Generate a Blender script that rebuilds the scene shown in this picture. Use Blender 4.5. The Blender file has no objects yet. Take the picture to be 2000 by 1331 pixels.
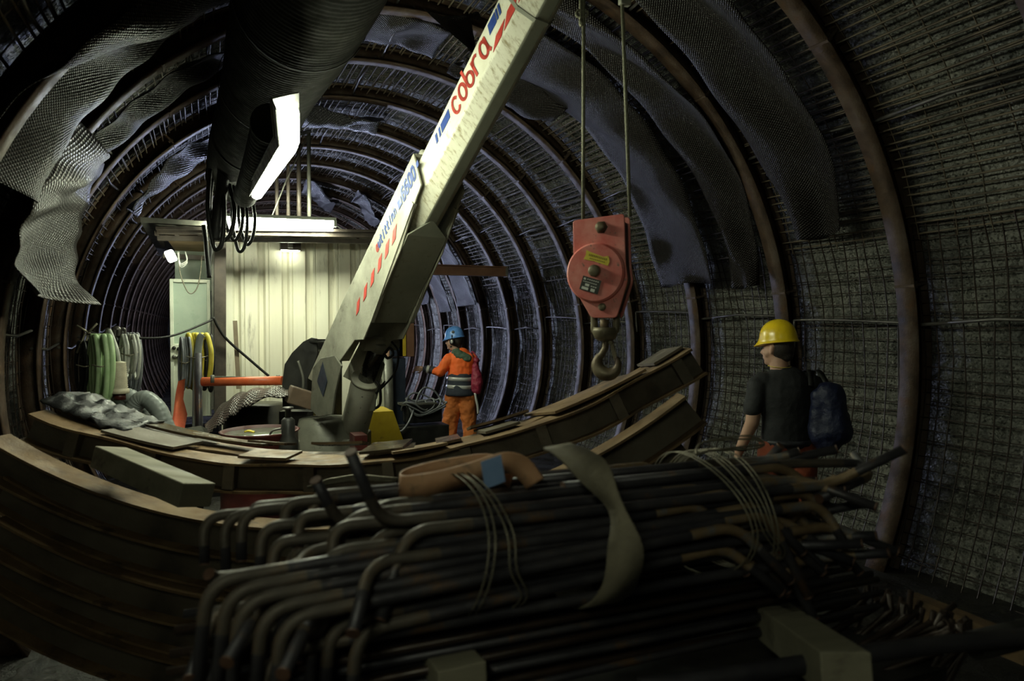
import bpy, bmesh, math, random
from mathutils import Vector, Matrix, noise
random.seed(7)
PI = math.pi
SC = bpy.context.scene
COL = SC.collection

# ---------------------------------------------------------------- camera, world, exposure
YAW, PITCH, FPX = 0.4432, -0.0229, 1280.0
CAM = Vector((0, 0, 1.82))
FW = Vector((math.sin(YAW) * math.cos(PITCH), math.cos(YAW) * math.cos(PITCH), math.sin(PITCH)))
RT = Vector((math.cos(YAW), -math.sin(YAW), 0))
UP = RT.cross(FW)
cd = bpy.data.cameras.new('camera')
cam = bpy.data.objects.new('camera', cd)
COL.objects.link(cam)
cam.matrix_world = Matrix(((RT.x, UP.x, -FW.x, CAM.x), (RT.y, UP.y, -FW.y, CAM.y), (RT.z, UP.z, -FW.z, CAM.z), (0, 0, 0, 1)))
cd.sensor_width = 36
cd.lens = FPX / 2000 * 36
cd.clip_start = .05
cd.dof.use_dof = True
cd.dof.focus_distance = 6.5
cd.dof.aperture_fstop = 2.4
SC.camera = cam
w = bpy.data.worlds.new('world')
SC.world = w
w.use_nodes = True
w.node_tree.nodes['Background'].inputs[0].default_value = (.5, .55, .7, 1)
w.node_tree.nodes['Background'].inputs[1].default_value = .0015
SC.view_settings.view_transform = 'Standard'
SC.view_settings.look = 'None'
SC.view_settings.gamma = 1
SC.view_settings.exposure = 0.35
SC.view_settings.use_curve_mapping = False

LAMP_WARM = (.93, 1.0, .74)
LAMP_COOL = (.62, .70, 1.0)


def at(px, py, d):
    "the world point seen at a pixel of the 2000x1331 picture, d metres in front of the camera"
    return CAM + d * (FW + (px - 1000) / FPX * RT - (py - 665.5) / FPX * UP)


def aty(px, py, y):
    v = at(px, py, 1) - CAM
    return CAM + v * (y / v.y)


# ---------------------------------------------------------------- materials
def mat(name, cols, rough=(.6, .8), metal=0.0, scale=6.0, detail=5, bump=0.0, bscale=60.0, spec=.5, coat=0.0, stretch=(1, 1, 1), second=None, bdist=.01, vor=None):
    m = bpy.data.materials.new(name)
    m.use_nodes = True
    nt = m.node_tree
    N, L = nt.nodes, nt.links
    b = N['Principled BSDF']
    tc = N.new('ShaderNodeTexCoord')
    mp = N.new('ShaderNodeMapping')
    mp.inputs['Scale'].default_value = stretch
    L.new(tc.outputs['Object'], mp.inputs[0])
    n = N.new('ShaderNodeTexNoise')
    n.inputs['Scale'].default_value = scale
    n.inputs['Detail'].default_value = detail
    n.inputs['Roughness'].default_value = .62
    L.new(mp.outputs[0], n.inputs['Vector'])
    r = N.new('ShaderNodeValToRGB')
    el = r.color_ramp.elements
    k = len(cols)
    while len(el) < k:
        el.new(.5)
    for i, c in enumerate(cols):
        el[i].position = .32 + .36 * (i / max(1, k - 1))
        el[i].color = (*c, 1)
    L.new(n.outputs[0], r.inputs[0])
    cout = r.outputs[0]
    if second:                               # blotches of a second colour (dirt, rust, flaked paint): (colour, scale, threshold, width)
        c2, s2, th, wd = second
        n2 = N.new('ShaderNodeTexNoise')
        n2.inputs['Scale'].default_value = s2
        n2.inputs['Detail'].default_value = 8
        n2.inputs['Roughness'].default_value = .7
        L.new(mp.outputs[0], n2.inputs['Vector'])
        r2 = N.new('ShaderNodeMapRange')
        r2.inputs[1].default_value = th
        r2.inputs[2].default_value = th + wd
        L.new(n2.outputs[0], r2.inputs[0])
        mx = N.new('ShaderNodeMix')
        mx.data_type = 'RGBA'
        L.new(r2.outputs[0], mx.inputs[0])
        L.new(cout, mx.inputs[6])
        mx.inputs[7].default_value = (*c2, 1)
        cout = mx.outputs[2]
    L.new(cout, b.inputs['Base Color'])
    n3 = N.new('ShaderNodeTexNoise')
    n3.inputs['Scale'].default_value = scale * 2.3
    n3.inputs['Detail'].default_value = 3
    L.new(mp.outputs[0], n3.inputs['Vector'])
    mr = N.new('ShaderNodeMapRange')
    mr.inputs[1].default_value = .35
    mr.inputs[2].default_value = .65
    mr.inputs[3].default_value = rough[0]
    mr.inputs[4].default_value = rough[1]
    L.new(n3.outputs[0], mr.inputs[0])
    L.new(mr.outputs[0], b.inputs['Roughness'])
    b.inputs['Metallic'].default_value = metal
    b.inputs['Specular IOR Level'].default_value = spec
    if coat:
        b.inputs['Coat Weight'].default_value = coat
        b.inputs['Coat Roughness'].default_value = .12
    if bump:
        nb = N.new('ShaderNodeTexNoise')
        nb.inputs['Scale'].default_value = bscale
        nb.inputs['Detail'].default_value = 6
        nb.inputs['Roughness'].default_value = .65
        L.new(mp.outputs[0], nb.inputs['Vector'])
        bp = N.new('ShaderNodeBump')
        bp.inputs['Strength'].default_value = bump
        bp.inputs['Distance'].default_value = bdist
        L.new(nb.outputs[0], bp.inputs['Height'])
        hout = bp
        if vor:
            v = N.new('ShaderNodeTexVoronoi')
            v.inputs['Scale'].default_value = vor[0]
            L.new(mp.outputs[0], v.inputs['Vector'])
            bp2 = N.new('ShaderNodeBump')
            bp2.inputs['Strength'].default_value = vor[1]
            bp2.inputs['Distance'].default_value = vor[2]
            L.new(v.outputs['Distance'], bp2.inputs['Height'])
            L.new(bp.outputs[0], bp2.inputs['Normal'])
            hout = bp2
        L.new(hout.outputs[0], b.inputs['Normal'])
    return m


def glow(name, col, s):
    m = bpy.data.materials.new(name)
    m.use_nodes = True
    b = m.node_tree.nodes['Principled BSDF']
    b.inputs['Base Color'].default_value = (.8, .8, .8, 1)
    b.inputs['Emission Color'].default_value = (*col, 1)
    b.inputs['Emission Strength'].default_value = s
    return m


def sheet_mat(name, base, hole, rough, period=.02):
    "dimpled plastic mesh: a diamond grid in the sheet's own UV metres"
    m = bpy.data.materials.new(name)
    m.use_nodes = True
    nt = m.node_tree
    N, L = nt.nodes, nt.links
    b = N['Principled BSDF']
    uv = N.new('ShaderNodeUVMap')
    sp = N.new('ShaderNodeSeparateXYZ')
    L.new(uv.outputs[0], sp.inputs[0])

    def mth(op, a, bb=None):
        n = N.new('ShaderNodeMath')
        n.operation = op
        for i, q in enumerate((a, bb)):
            if q is None:
                continue
            if isinstance(q, (int, float)):
                n.inputs[i].default_value = q
            else:
                L.new(q, n.inputs[i])
        return n.outputs[0]
    k = 2 * PI / period
    s = mth('ADD', sp.outputs[0], sp.outputs[1])
    d = mth('SUBTRACT', sp.outputs[0], sp.outputs[1])
    h = mth('MULTIPLY', mth('SINE', mth('MULTIPLY', s, k * .6)), mth('SINE', mth('MULTIPLY', d, k * .6)))
    mr = N.new('ShaderNodeMapRange')
    mr.inputs[1].default_value = .05
    mr.inputs[2].default_value = .45
    ab = mth('ABSOLUTE', h)
    L.new(ab, mr.inputs[0])
    mx = N.new('ShaderNodeMix')
    mx.data_type = 'RGBA'
    mx.inputs[6].default_value = (*base, 1)
    mx.inputs[7].default_value = (*hole, 1)
    L.new(mr.outputs[0], mx.inputs[0])
    L.new(mx.outputs[2], b.inputs['Base Color'])
    b.inputs['Roughness'].default_value = rough
    b.inputs['Specular IOR Level'].default_value = .28
    bp = N.new('ShaderNodeBump')
    bp.inputs['Strength'].default_value = .9
    bp.inputs['Distance'].default_value = -.006
    L.new(ab, bp.inputs['Height'])
    L.new(bp.outputs[0], b.inputs['Normal'])
    return m


M = {}
M['shotcrete'] = mat('shotcrete', [(.07, .073, .066), (.15, .15, .132), (.24, .235, .205)], (.16, .5), scale=2.2, detail=9, bump=1.0, bscale=26, bdist=.03, vor=(55, .8, .012), spec=.7)


def glitter(m, scale, amt):
    nt = m.node_tree
    b = nt.nodes['Principled BSDF']
    src = b.inputs['Normal'].links[0].from_socket
    tc = nt.nodes.new('ShaderNodeTexCoord')
    v = nt.nodes.new('ShaderNodeTexVoronoi')
    v.inputs['Scale'].default_value = scale
    nt.links.new(tc.outputs['Object'], v.inputs['Vector'])
    a = nt.nodes.new('ShaderNodeVectorMath')
    a.operation = 'SUBTRACT'
    a.inputs[1].default_value = (.5, .5, .5)
    nt.links.new(v.outputs['Color'], a.inputs[0])
    c = nt.nodes.new('ShaderNodeVectorMath')
    c.operation = 'MULTIPLY_ADD'
    c.inputs[1].default_value = (amt, amt, amt)
    nt.links.new(a.outputs[0], c.inputs[0])
    nt.links.new(src, c.inputs[2])
    n = nt.nodes.new('ShaderNodeVectorMath')
    n.operation = 'NORMALIZE'
    nt.links.new(c.outputs[0], n.inputs[0])
    nt.links.new(n.outputs[0], b.inputs['Normal'])


glitter(M['shotcrete'], 70, 1.1)
M['floor'] = mat('wet_ground', [(.010, .009, .008), (.028, .025, .02)], (.15, .7), scale=1.5, bump=.8, bscale=18, bdist=.03)
M['arch'] = mat('arch_steel', [(.022, .014, .010), (.065, .040, .026), (.10, .075, .058)], (.4, .65), metal=.1, scale=4.5, detail=9, bump=.5, spec=.25, bscale=70, second=((.085, .045, .022), 5, .56, .1))
M['lagging'] = mat('lagging_steel', [(.03, .024, .016), (.085, .063, .04), (.13, .10, .066)], (.45, .7), metal=0, scale=5)
M['wire'] = mat('wire_steel', [(.018, .013, .010), (.045, .028, .02)], (.3, .55), metal=.4, scale=6)
M['rod'] = mat('rod_steel', [(.05, .045, .042), (.13, .12, .11)], (.3, .5), metal=.5, scale=9)
M['sheet'] = sheet_mat('mesh_sheet', (.022, .0155, .013), (.0012, .001, .001), .40, .028)
M['sheetl'] = sheet_mat('mesh_sheet_coarse', (.042, .032, .027), (.002, .0015, .0015), .36, .05)
M['sheetb'] = sheet_mat('mesh_sheet_smooth', (.05, .047, .05), (.014, .013, .014), .3, .04)
M['duct'] = mat('duct_fabric', [(.004, .004, .003), (.010, .0098, .0075)], (.7, .9), spec=.08, scale=5, bump=.3, bscale=20, second=((.02, .0195, .015), 9, .64, .08))
M['rubber'] = mat('black_rubber', [(.006, .006, .006), (.016, .0155, .015)], (.45, .7), spec=.3, scale=20)
M['cream'] = mat('cream_panel', [(.55, .52, .42), (.70, .68, .56)], (.35, .6), scale=2.5, bump=.08, bscale=40, stretch=(1, 1, .15), second=((.26, .235, .18), 8, .58, .14))
M['darkframe'] = mat('dark_frame', [(.030, .024, .020), (.075, .058, .046)], (.4, .65), scale=7, metal=.2)
M['greyframe'] = mat('grey_frame', [(.10, .10, .085), (.2, .195, .165)], (.35, .6), scale=7, metal=.3)
M['doorgreen'] = mat('pale_green_panel', [(.36, .44, .36), (.46, .54, .44)], (.25, .5), scale=3, bump=.05, bscale=60, second=((.28, .35, .29), 5, .6, .15))
M['doorwhite'] = mat('white_panel', [(.62, .65, .54), (.74, .76, .64)], (.3, .5), scale=6, second=((.4, .4, .32), 14, .63, .1))
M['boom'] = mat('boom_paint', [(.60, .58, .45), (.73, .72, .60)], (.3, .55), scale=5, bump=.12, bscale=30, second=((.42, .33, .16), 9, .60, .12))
M['boomrust'] = mat('boom_paint_stained', [(.62, .60, .47), (.70, .69, .56)], (.35, .6), scale=6, bump=.12, bscale=30, second=((.30, .25, .13), 14, .50, .16), stretch=(1, 4, 1))
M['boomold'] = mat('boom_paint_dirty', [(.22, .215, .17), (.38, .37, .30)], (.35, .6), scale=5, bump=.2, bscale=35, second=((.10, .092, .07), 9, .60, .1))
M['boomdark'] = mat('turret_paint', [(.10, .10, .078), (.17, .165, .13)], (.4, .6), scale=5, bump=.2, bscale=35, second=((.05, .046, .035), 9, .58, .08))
M['boomgrey'] = mat('boom_grey_shaded', [(.20, .205, .16), (.27, .27, .21)], (.4, .6), scale=5, second=((.13, .115, .07), 10, .57, .12))  # boom paint with the underside's shade put into its grey
M['chrome'] = mat('oily_rod', [(.05, .05, .05), (.09, .088, .08)], (.15, .3), metal=.9, scale=8)
M['red'] = mat('red_paint', [(.42, .035, .025), (.52, .07, .05)], (.4, .6), scale=14, second=((.22, .07, .05), 22, .60, .08))
M['blue'] = mat('blue_paint', [(.015, .04, .20), (.03, .07, .28)], (.4, .6), scale=14)
M['blockred'] = mat('faded_red_paint', [(.66, .13, .11), (.80, .31, .26)], (.35, .55), scale=10, bump=.15, bscale=60, second=((.16, .13, .09), 26, .62, .05))
M['brasssteel'] = mat('worn_steel', [(.12, .10, .06), (.24, .205, .135)], (.35, .6), metal=.4, scale=14, bump=.2, bscale=70)
M['hook'] = mat('hook_steel', [(.05, .028, .02), (.15, .115, .07), (.24, .20, .13)], (.35, .55), metal=.4, scale=9, bump=.2, bscale=60)
M['rope'] = mat('wire_rope', [(.17, .165, .11), (.30, .29, .2)], (.4, .6), metal=.3, scale=90, bump=.4, bscale=220)
M['stick_y'] = mat('yellow_sticker', [(.72, .55, .04), (.80, .66, .10)], (.4, .5), scale=40, second=((.35, .25, .05), 60, .62, .05))
M['plate_k'] = mat('black_plate', [(.03, .035, .03), (.06, .065, .06)], (.3, .5), scale=30)
M['plate_w'] = mat('white_print', [(.65, .66, .6), (.78, .78, .72)], (.4, .6), scale=30)
M['redpole'] = mat('orange_red_pole', [(.60, .10, .03), (.72, .17, .06)], (.3, .5), scale=12, second=((.25, .08, .04), 18, .62, .08))
M['hosegreen'] = mat('pale_green_hose', [(.27, .40, .20), (.38, .50, .28)], (.35, .5), scale=12)
M['hosewhite'] = mat('grey_white_hose', [(.30, .31, .29), (.45, .45, .40)], (.35, .5), scale=12)
M['hoseyellow'] = mat('yellow_hose', [(.40, .33, .03), (.56, .47, .07)], (.35, .5), scale=12)
M['hosegrey'] = mat('grey_hose', [(.12, .125, .14), (.2, .21, .22)], (.35, .5), scale=12)
M['pipegrey'] = mat('grey_pipe', [(.17, .19, .185), (.24, .26, .25)], (.3, .45), scale=6)
M['plug'] = mat('cream_plug', [(.42, .38, .28), (.55, .50, .38)], (.4, .6), scale=25)
M['orangecloth'] = mat('orange_rag', [(.45, .07, .03), (.6, .13, .05)], (.7, .9), scale=8, bump=.3, bscale=30)
M['beige'] = mat('beam_flange_rust', [(.06, .036, .017), (.15, .092, .043), (.22, .148, .075)], (.45, .75), metal=.15, scale=4, bump=.35, bscale=60, second=((.055, .035, .02), 6, .56, .1))
M['web'] = mat('beam_web_rust', [(.045, .035, .025), (.10, .082, .058), (.13, .11, .082)], (.45, .7), metal=.2, scale=3, bump=.25, bscale=60)
M['wetplate'] = mat('wet_plate', [(.045, .035, .026), (.14, .10, .06)], (.06, .30), scale=4, metal=.3, bump=.2, bscale=25)
M['timber'] = mat('grey_timber', [(.12, .11, .075), (.24, .22, .155)], (.6, .85), scale=4, bump=.4, bscale=30, stretch=(.15, 1, 1), second=((.07, .055, .04), 5, .55, .12))
M['bluesteel'] = mat('dark_bar_steel', [(.03, .029, .036), (.068, .063, .068)], (.32, .55), metal=.5, scale=5, bump=.2, bscale=90, second=((.13, .075, .04), 5, .60, .08))
M['barend'] = mat('bar_bend_rust', [(.13, .085, .045), (.22, .155, .09)], (.4, .65), metal=.35, scale=7, bump=.2, bscale=80, second=((.12, .12, .125), 6, .5, .08))
M['barend2'] = mat('bar_bend_grey', [(.055, .048, .042), (.11, .09, .07)], (.4, .65), metal=.35, scale=7, bump=.2, bscale=80, second=((.13, .085, .05), 6, .56, .1))
M['cutend'] = mat('bar_cut_end', [(.07, .035, .022), (.13, .07, .045)], (.4, .6), metal=.3, scale=20)
M['sling'] = mat('webbing_sling', [(.12, .105, .072), (.2, .175, .12)], (.65, .85), scale=12, bump=.4, bscale=160, stretch=(1, 1, 1))
M['slingorange'] = mat('orange_webbing', [(.34, .17, .085), (.46, .26, .14)], (.6, .8), scale=9, second=((.16, .10, .06), 9, .58, .1))
M['tag'] = mat('blue_tag', [(.10, .17, .32), (.16, .25, .42)], (.4, .6), scale=12)
M['tiewire'] = mat('tie_wire', [(.13, .115, .08), (.22, .2, .15)], (.35, .6), metal=.5, scale=30)
M['yellow'] = mat('yellow_paint', [(.42, .29, .015), (.55, .39, .03)], (.35, .6), scale=6, second=((.2, .14, .03), 10, .6, .1))
M['bluebox'] = mat('dark_blue_paint', [(.012, .018, .035), (.025, .035, .06)], (.4, .6), scale=6)
M['oil'] = mat('greenish_water', [(.10, .12, .085), (.14, .155, .11)], (.08, .2), scale=5)
M['maroon'] = mat('dark_red_drum', [(.045, .008, .007), (.085, .016, .012)], (.35, .55), scale=6)
M['darkmetal'] = mat('blackened_metal', [(.012, .012, .012), (.035, .034, .03)], (.35, .6), metal=.2, scale=5)
M['skin'] = mat('skin', [(.42, .24, .165), (.52, .31, .22)], (.45, .6), scale=8)
M['hair'] = mat('dark_hair', [(.012, .009, .007), (.03, .022, .016)], (.5, .7), scale=40, bump=.5, bscale=150)
M['hiviz'] = mat('hiviz_orange', [(.95, .13, .018), (1.0, .19, .03)], (.65, .8), scale=7, bump=.35, bscale=14, bdist=.02)
M['navy'] = mat('navy_cloth', [(.016, .02, .032), (.03, .036, .052)], (.7, .85), scale=8, bump=.3, bscale=14, bdist=.02)
M['reflect'] = mat('grey_reflective_band', [(.42, .42, .40), (.52, .52, .50)], (.3, .45), metal=.2, scale=20)
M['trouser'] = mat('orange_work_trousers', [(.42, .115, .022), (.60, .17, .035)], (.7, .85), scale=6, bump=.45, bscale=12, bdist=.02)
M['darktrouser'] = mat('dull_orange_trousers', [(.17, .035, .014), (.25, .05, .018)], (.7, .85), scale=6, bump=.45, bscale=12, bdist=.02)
M['tshirt'] = mat('charcoal_shirt', [(.015, .016, .018), (.026, .027, .03)], (.75, .9), scale=7, bump=.4, bscale=9, bdist=.03)
M['bagred'] = mat('crimson_nylon', [(.20, .012, .035), (.33, .025, .06)], (.4, .6), scale=9, bump=.5, bscale=16, bdist=.03)
M['bagblue'] = mat('navy_nylon', [(.006, .009, .032), (.012, .017, .055)], (.4, .6), scale=9, bump=.5, bscale=12, bdist=.03)
M['helmblue'] = mat('blue_helmet', [(.09, .25, .66), (.15, .36, .80)], (.2, .4), scale=8, second=((.10, .14, .24), 20, .62, .08))
M['helmyel'] = mat('yellow_helmet', [(.82, .56, .012), (.9, .64, .02)], (.22, .35), scale=8)
M['hood'] = mat('green_hood', [(.05, .085, .055), (.09, .14, .09)], (.75, .9), scale=9, bump=.4, bscale=20, bdist=.02)
M['leather'] = mat('black_belt', [(.02, .02, .025), (.045, .045, .055)], (.35, .5), scale=12)
M['ironoxide'] = mat('painted_beam', [(.13, .06, .035), (.2, .10, .06)], (.45, .65), scale=5)
M['lampbody'] = mat('lamp_housing', [(.38, .40, .34), (.46, .48, .42)], (.4, .5), scale=6)
M['tube_near'] = glow('lit_tube_near', LAMP_WARM, 62)
M['tube_front'] = glow('lit_tube_front', LAMP_WARM, 120)
M['tube_small'] = glow('lit_tube_small', LAMP_WARM, 45)
M['tube_cool2'] = glow('lit_tube_cool_low', LAMP_COOL, 250)
M['tube_back'] = glow('lit_tube_back', LAMP_WARM, 22)
M['tube_cool'] = glow('lit_tube_cool', LAMP_COOL, 110)


# ---------------------------------------------------------------- helpers
class MB:
    def __init__(s):
        s.v, s.f, s.uv, s.sm = [], [], {}, []

    def add(s, vs, fs, smooth=True):
        o = len(s.v)
        s.v += [Vector(p) for p in vs]
        for f in fs:
            s.f.append([i + o for i in f])
            s.sm.append(smooth)
        return o

    def box(s, c, size, rot=None, smooth=False):
        c = Vector(c)
        R = rot or Matrix.Identity(3)
        x, y, z = (q / 2 for q in size)
        vs = [c + R @ Vector((a * x, b * y, d * z)) for a in (-1, 1) for b in (-1, 1) for d in (-1, 1)]
        s.add(vs, [(0, 1, 3, 2), (4, 6, 7, 5), (0, 4, 5, 1), (2, 3, 7, 6), (0, 2, 6, 4), (1, 5, 7, 3)], smooth)
        return s

    def beam(s, a, b, w_, h, up=(0, 0, 1)):
        a, b = Vector(a), Vector(b)
        x = (b - a)
        l = x.length
        x.normalize()
        y = Vector(up).cross(x)
        if y.length < 1e-4:
            y = Vector((0, 1, 0))
        y.normalize()
        z = x.cross(y)
        R = Matrix((x, y, z)).transposed()
        return s.box((a + b) / 2, (l, w_, h), R)

    def loft(s, rings, closed=True, cap=True, smooth=True):
        n = len(rings[0])
        o = len(s.v)
        for r in rings:
            s.v += [Vector(p) for p in r]
        for i in range(len(rings) - 1):
            for j in range(n if closed else n - 1):
                k = (j + 1) % n
                s.f.append([o + i * n + j, o + i * n + k, o + (i + 1) * n + k, o + (i + 1) * n + j])
                s.sm.append(smooth)
        if cap and closed:
            s.f.append([o + j for j in range(n)][::-1])
            s.f.append([o + (len(rings) - 1) * n + j for j in range(n)])
            s.sm += [False, False]
        return s

    def tube(s, pts, r, n=8, cap=True, rf=None):
        pts = [Vector(p) for p in pts]
        rings = []
        T = (pts[1] - pts[0]).normalized()
        u = T.orthogonal().normalized()
        for i, p in enumerate(pts):
            if i == 0:
                t = pts[1] - pts[0]
            elif i == len(pts) - 1:
                t = pts[-1] - pts[-2]
            else:
                t = (pts[i + 1] - p).normalized() + (p - pts[i - 1]).normalized()
            if t.length < 1e-9:
                t = T
            t.normalize()
            u = (u - t * u.dot(t))
            if u.length < 1e-6:
                u = t.orthogonal()
            u.normalize()
            v = t.cross(u)
            rr = r if rf is None else r * rf(i / (len(pts) - 1))
            rings.append([p + rr * (math.cos(2 * PI * k / n) * u + math.sin(2 * PI * k / n) * v) for k in range(n)])
        return s.loft(rings, True, cap)

    def ribbon(s, pts, wdir, width, th=.003):
        rings = []
        for i, p in enumerate(pts):
            p = Vector(p)
            t = (Vector(pts[min(i + 1, len(pts) - 1)]) - Vector(pts[max(i - 1, 0)])).normalized()
            wd = Vector(wdir[i] if isinstance(wdir, list) else wdir)
            wd = (wd - t * wd.dot(t)).normalized()
            nn = t.cross(wd)
            ww = width[i] if isinstance(width, list) else width
            rings.append([p - wd * ww / 2 - nn * th / 2, p + wd * ww / 2 - nn * th / 2, p + wd * ww / 2 + nn * th / 2, p - wd * ww / 2 + nn * th / 2])
        return s.loft(rings)

    def lathe(s, prof, c=(0, 0, 0), n=24, axis=None, sx=1, sy=1):
        R = axis or Matrix.Identity(3)
        c = Vector(c)
        rings = [[c + R @ Vector((sx * r * math.cos(2 * PI * k / n), sy * r * math.sin(2 * PI * k / n), z)) for k in range(n)] for r, z in prof]
        return s.loft(rings)

    def prism(s, poly, h, R=None, c=(0, 0, 0), smooth=False):
        "poly in local xy, thickness h along local z (centred)"
        R = R or Matrix.Identity(3)
        c = Vector(c)
        a = [c + R @ Vector((x, y, -h / 2)) for x, y in poly]
        b = [c + R @ Vector((x, y, h / 2)) for x, y in poly]
        n = len(poly)
        s.add(a + b, [list(range(n))[::-1], list(range(n, 2 * n))] + [[i, (i + 1) % n, n + (i + 1) % n, n + i] for i in range(n)], smooth)
        return s

    def build(s, name, m, parent=None, world=True):
        me = bpy.data.meshes.new(name)
        off = Vector((0, 0, 0))
        if parent is not None and world:
            q = parent
            while q is not None:
                off += q.location
                q = q.parent
        me.from_pydata([p - off for p in s.v], [], s.f)
        me.polygons.foreach_set('use_smooth', s.sm)
        me.materials.append(m)
        me.update()
        o = bpy.data.objects.new(name, me)
        COL.objects.link(o)
        if parent is not None:
            o.parent = parent
        return o


def bevel(o, wd=.004, seg=2):
    b = o.modifiers.new('bevel', 'BEVEL')
    b.width = wd
    b.segments = seg
    b.limit_method = 'ANGLE'
    return o


def tag(o, label=None, cat=None, group=None, kind=None):
    if label:
        o['label'] = label
    if cat:
        o['category'] = cat
    if group:
        o['group'] = group
    if kind:
        o['kind'] = kind
    return o


def thing(name, label, cat, loc=(0, 0, 0), group=None):
    o = bpy.data.objects.new(name, None)
    COL.objects.link(o)
    o.location = loc
    o.empty_display_size = .1
    return tag(o, label, cat, group)


def struct(o):
    o['kind'] = 'structure'
    return o


def copy_tree(o, parent=None):
    c = o.copy()
    COL.objects.link(c)
    if parent is not None:
        c.parent = parent
    for ch in list(o.children):
        copy_tree(ch, c)
    return c


def spline(pts, n=8, closed=False):
    pts = [Vector(p) for p in pts]
    out = []
    m = len(pts)
    for i in range(m if closed else m - 1):
        p = [pts[(i + k) % m] if closed else pts[min(max(i + k, 0), m - 1)] for k in (-1, 0, 1, 2)]
        for j in range(n):
            t = j / n
            out.append(.5 * ((2 * p[1]) + (p[2] - p[0]) * t + (2 * p[0] - 5 * p[1] + 4 * p[2] - p[3]) * t * t + (3 * p[1] - p[0] - 3 * p[2] + p[3]) * t ** 3))
    out.append(pts[0] if closed else pts[-1])
    return out


ORD = ['first', 'second', 'third', 'fourth', 'fifth', 'sixth', 'seventh', 'eighth', 'ninth', 'tenth', 'eleventh', 'twelfth', 'thirteenth', 'fourteenth', 'fifteenth', 'sixteenth', 'seventeenth', 'eighteenth', 'nineteenth', 'twentieth', 'twenty-first', 'twenty-second', 'twenty-third', 'twenty-fourth', 'twenty-fifth', 'twenty-sixth', 'twenty-seventh', 'twenty-eighth']

# ---------------------------------------------------------------- tunnel shell
CX, CZ, RI = 1.822, 1.478, 3.076          # axis of the tunnel, inner radius of the steel arches
Y0, DY = 3.225, 1.2                       # first arch in full view, spacing
NR = 24


def cyl(th, y, r):
    a = math.radians(th)
    return Vector((CX + r * math.cos(a), y, CZ + r * math.sin(a)))


def shell(name, t0, t1, r=3.30):
    b = MB()
    ys = [-4 + .4 * i for i in range(96)]
    nt_ = int((t1 - t0) / 1.5)
    rows = []
    for y in ys:
        row = []
        for i in range(nt_ + 1):
            t = t0 + (t1 - t0) * i / nt_
            q = cyl(t, y, r)
            row.append(cyl(t, y, r + .035 * noise.noise(q * 2.2) + .02 * noise.noise(q * 6)))
        rows.append(row)
    b.loft(rows, closed=False)
    return struct(b.build(name, M['shotcrete']))


shell('wall_right', -32, 24)
shell('ceiling', 24, 156)
shell('wall_left', 156, 212)
b = MB()
b.box((CX, 15, -.06), (6.2, 38, .12))
struct(b.build('floor', M['floor']))
b = MB()
b.box((CX, 34.2, 1.6), (7, .2, 7))
struct(b.build('wall_far', M['shotcrete']))
b = MB()
b.box((CX, -4.1, 1.6), (7, .2, 7))
struct(b.build('wall_back', M['shotcrete']))

# steel arches -------------------------------------------------
A0, A1 = -29.0, 209.0


def ring_sweep(b, prof, a0, a1, n=90, wob=0):
    rings = []
    for i in range(n + 1):
        t = a0 + (a1 - a0) * i / n
        rings.append([cyl(t, y, RI + dr) for dr, y in prof])
    b.loft(rings, smooth=True)


def rect(r0, r1, y0, y1):
    return [(r0, y0), (r0, y1), (r1, y1), (r1, y0)]


def arch_master():
    root = bpy.data.objects.new('steel_arch', None)
    COL.objects.link(root)
    for nm, pr in (('inner_flange', rect(0, .014, -.075, .075)), ('web', rect(.014, .146, -.006, .006)), ('outer_flange', rect(.146, .16, -.075, .075))):
        q = MB()
        ring_sweep(q, pr, A0, A1)
        o = q.build(nm, M['arch'], root, False)
    for t in (48, 132, 12, 168):
        q = MB()
        p = cyl(t, 0, RI + .075)
        a = math.radians(t)
        R = Matrix(((math.cos(a), 0, -math.sin(a)), (0, 1, 0), (math.sin(a), 0, math.cos(a))))
        q.box(p, (.165, .155, .02), R)
        q.box(cyl(t, 0, RI - .002), (.006, .152, .022), R)
        for yy in (-.05, .05):
            q.box(cyl(t, yy, RI + .05), (.024, .024, .05), R)
        q.build('joint_plate', M['arch'], root, False)
    for t in (-8, 30, 70, 110, 150):
        pass
    return root


ARCH_LABEL = {
    -1: 'rusty steel arch nearest the camera, crossing the top right corner',
    0: 'rusty steel arch rib standing to the right of the yellow-helmeted worker',
    1: 'brown steel arch rib rising directly behind the yellow helmet',
    2: 'dark steel arch rib between hook block and yellow helmet, covered by sheets',
    3: 'steel arch rib just right of the red hook block, with purplish paint low down',
    4: 'rusty steel arch rib just left of the hook block, with red paint low down',
    5: 'steel arch rib crossing the wall second to the left of the hook block',
    6: 'steel arch rib whose side meets the end of the brown steel beam',
    7: 'steel arch rib standing just right of the orange-jacketed worker',
    8: 'steel arch rib standing directly behind the blue-helmeted worker',
    9: 'steel arch rib just left of the blue helmet, above the outstretched hand',
    10: 'steel arch rib beside the yellow and blue cabinet',
}
am = arch_master()
for k in range(-1, NR):
    o = am if k == -1 else copy_tree(am)
    o.location = (0, Y0 + DY * k, 0)
    lab = ARCH_LABEL.get(k, 'steel arch rib deep in the tunnel, %s one counted from the camera' % ORD[k + 1])
    tag(o, lab, 'steel arch', 'steel arch ribs of the tunnel')


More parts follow.
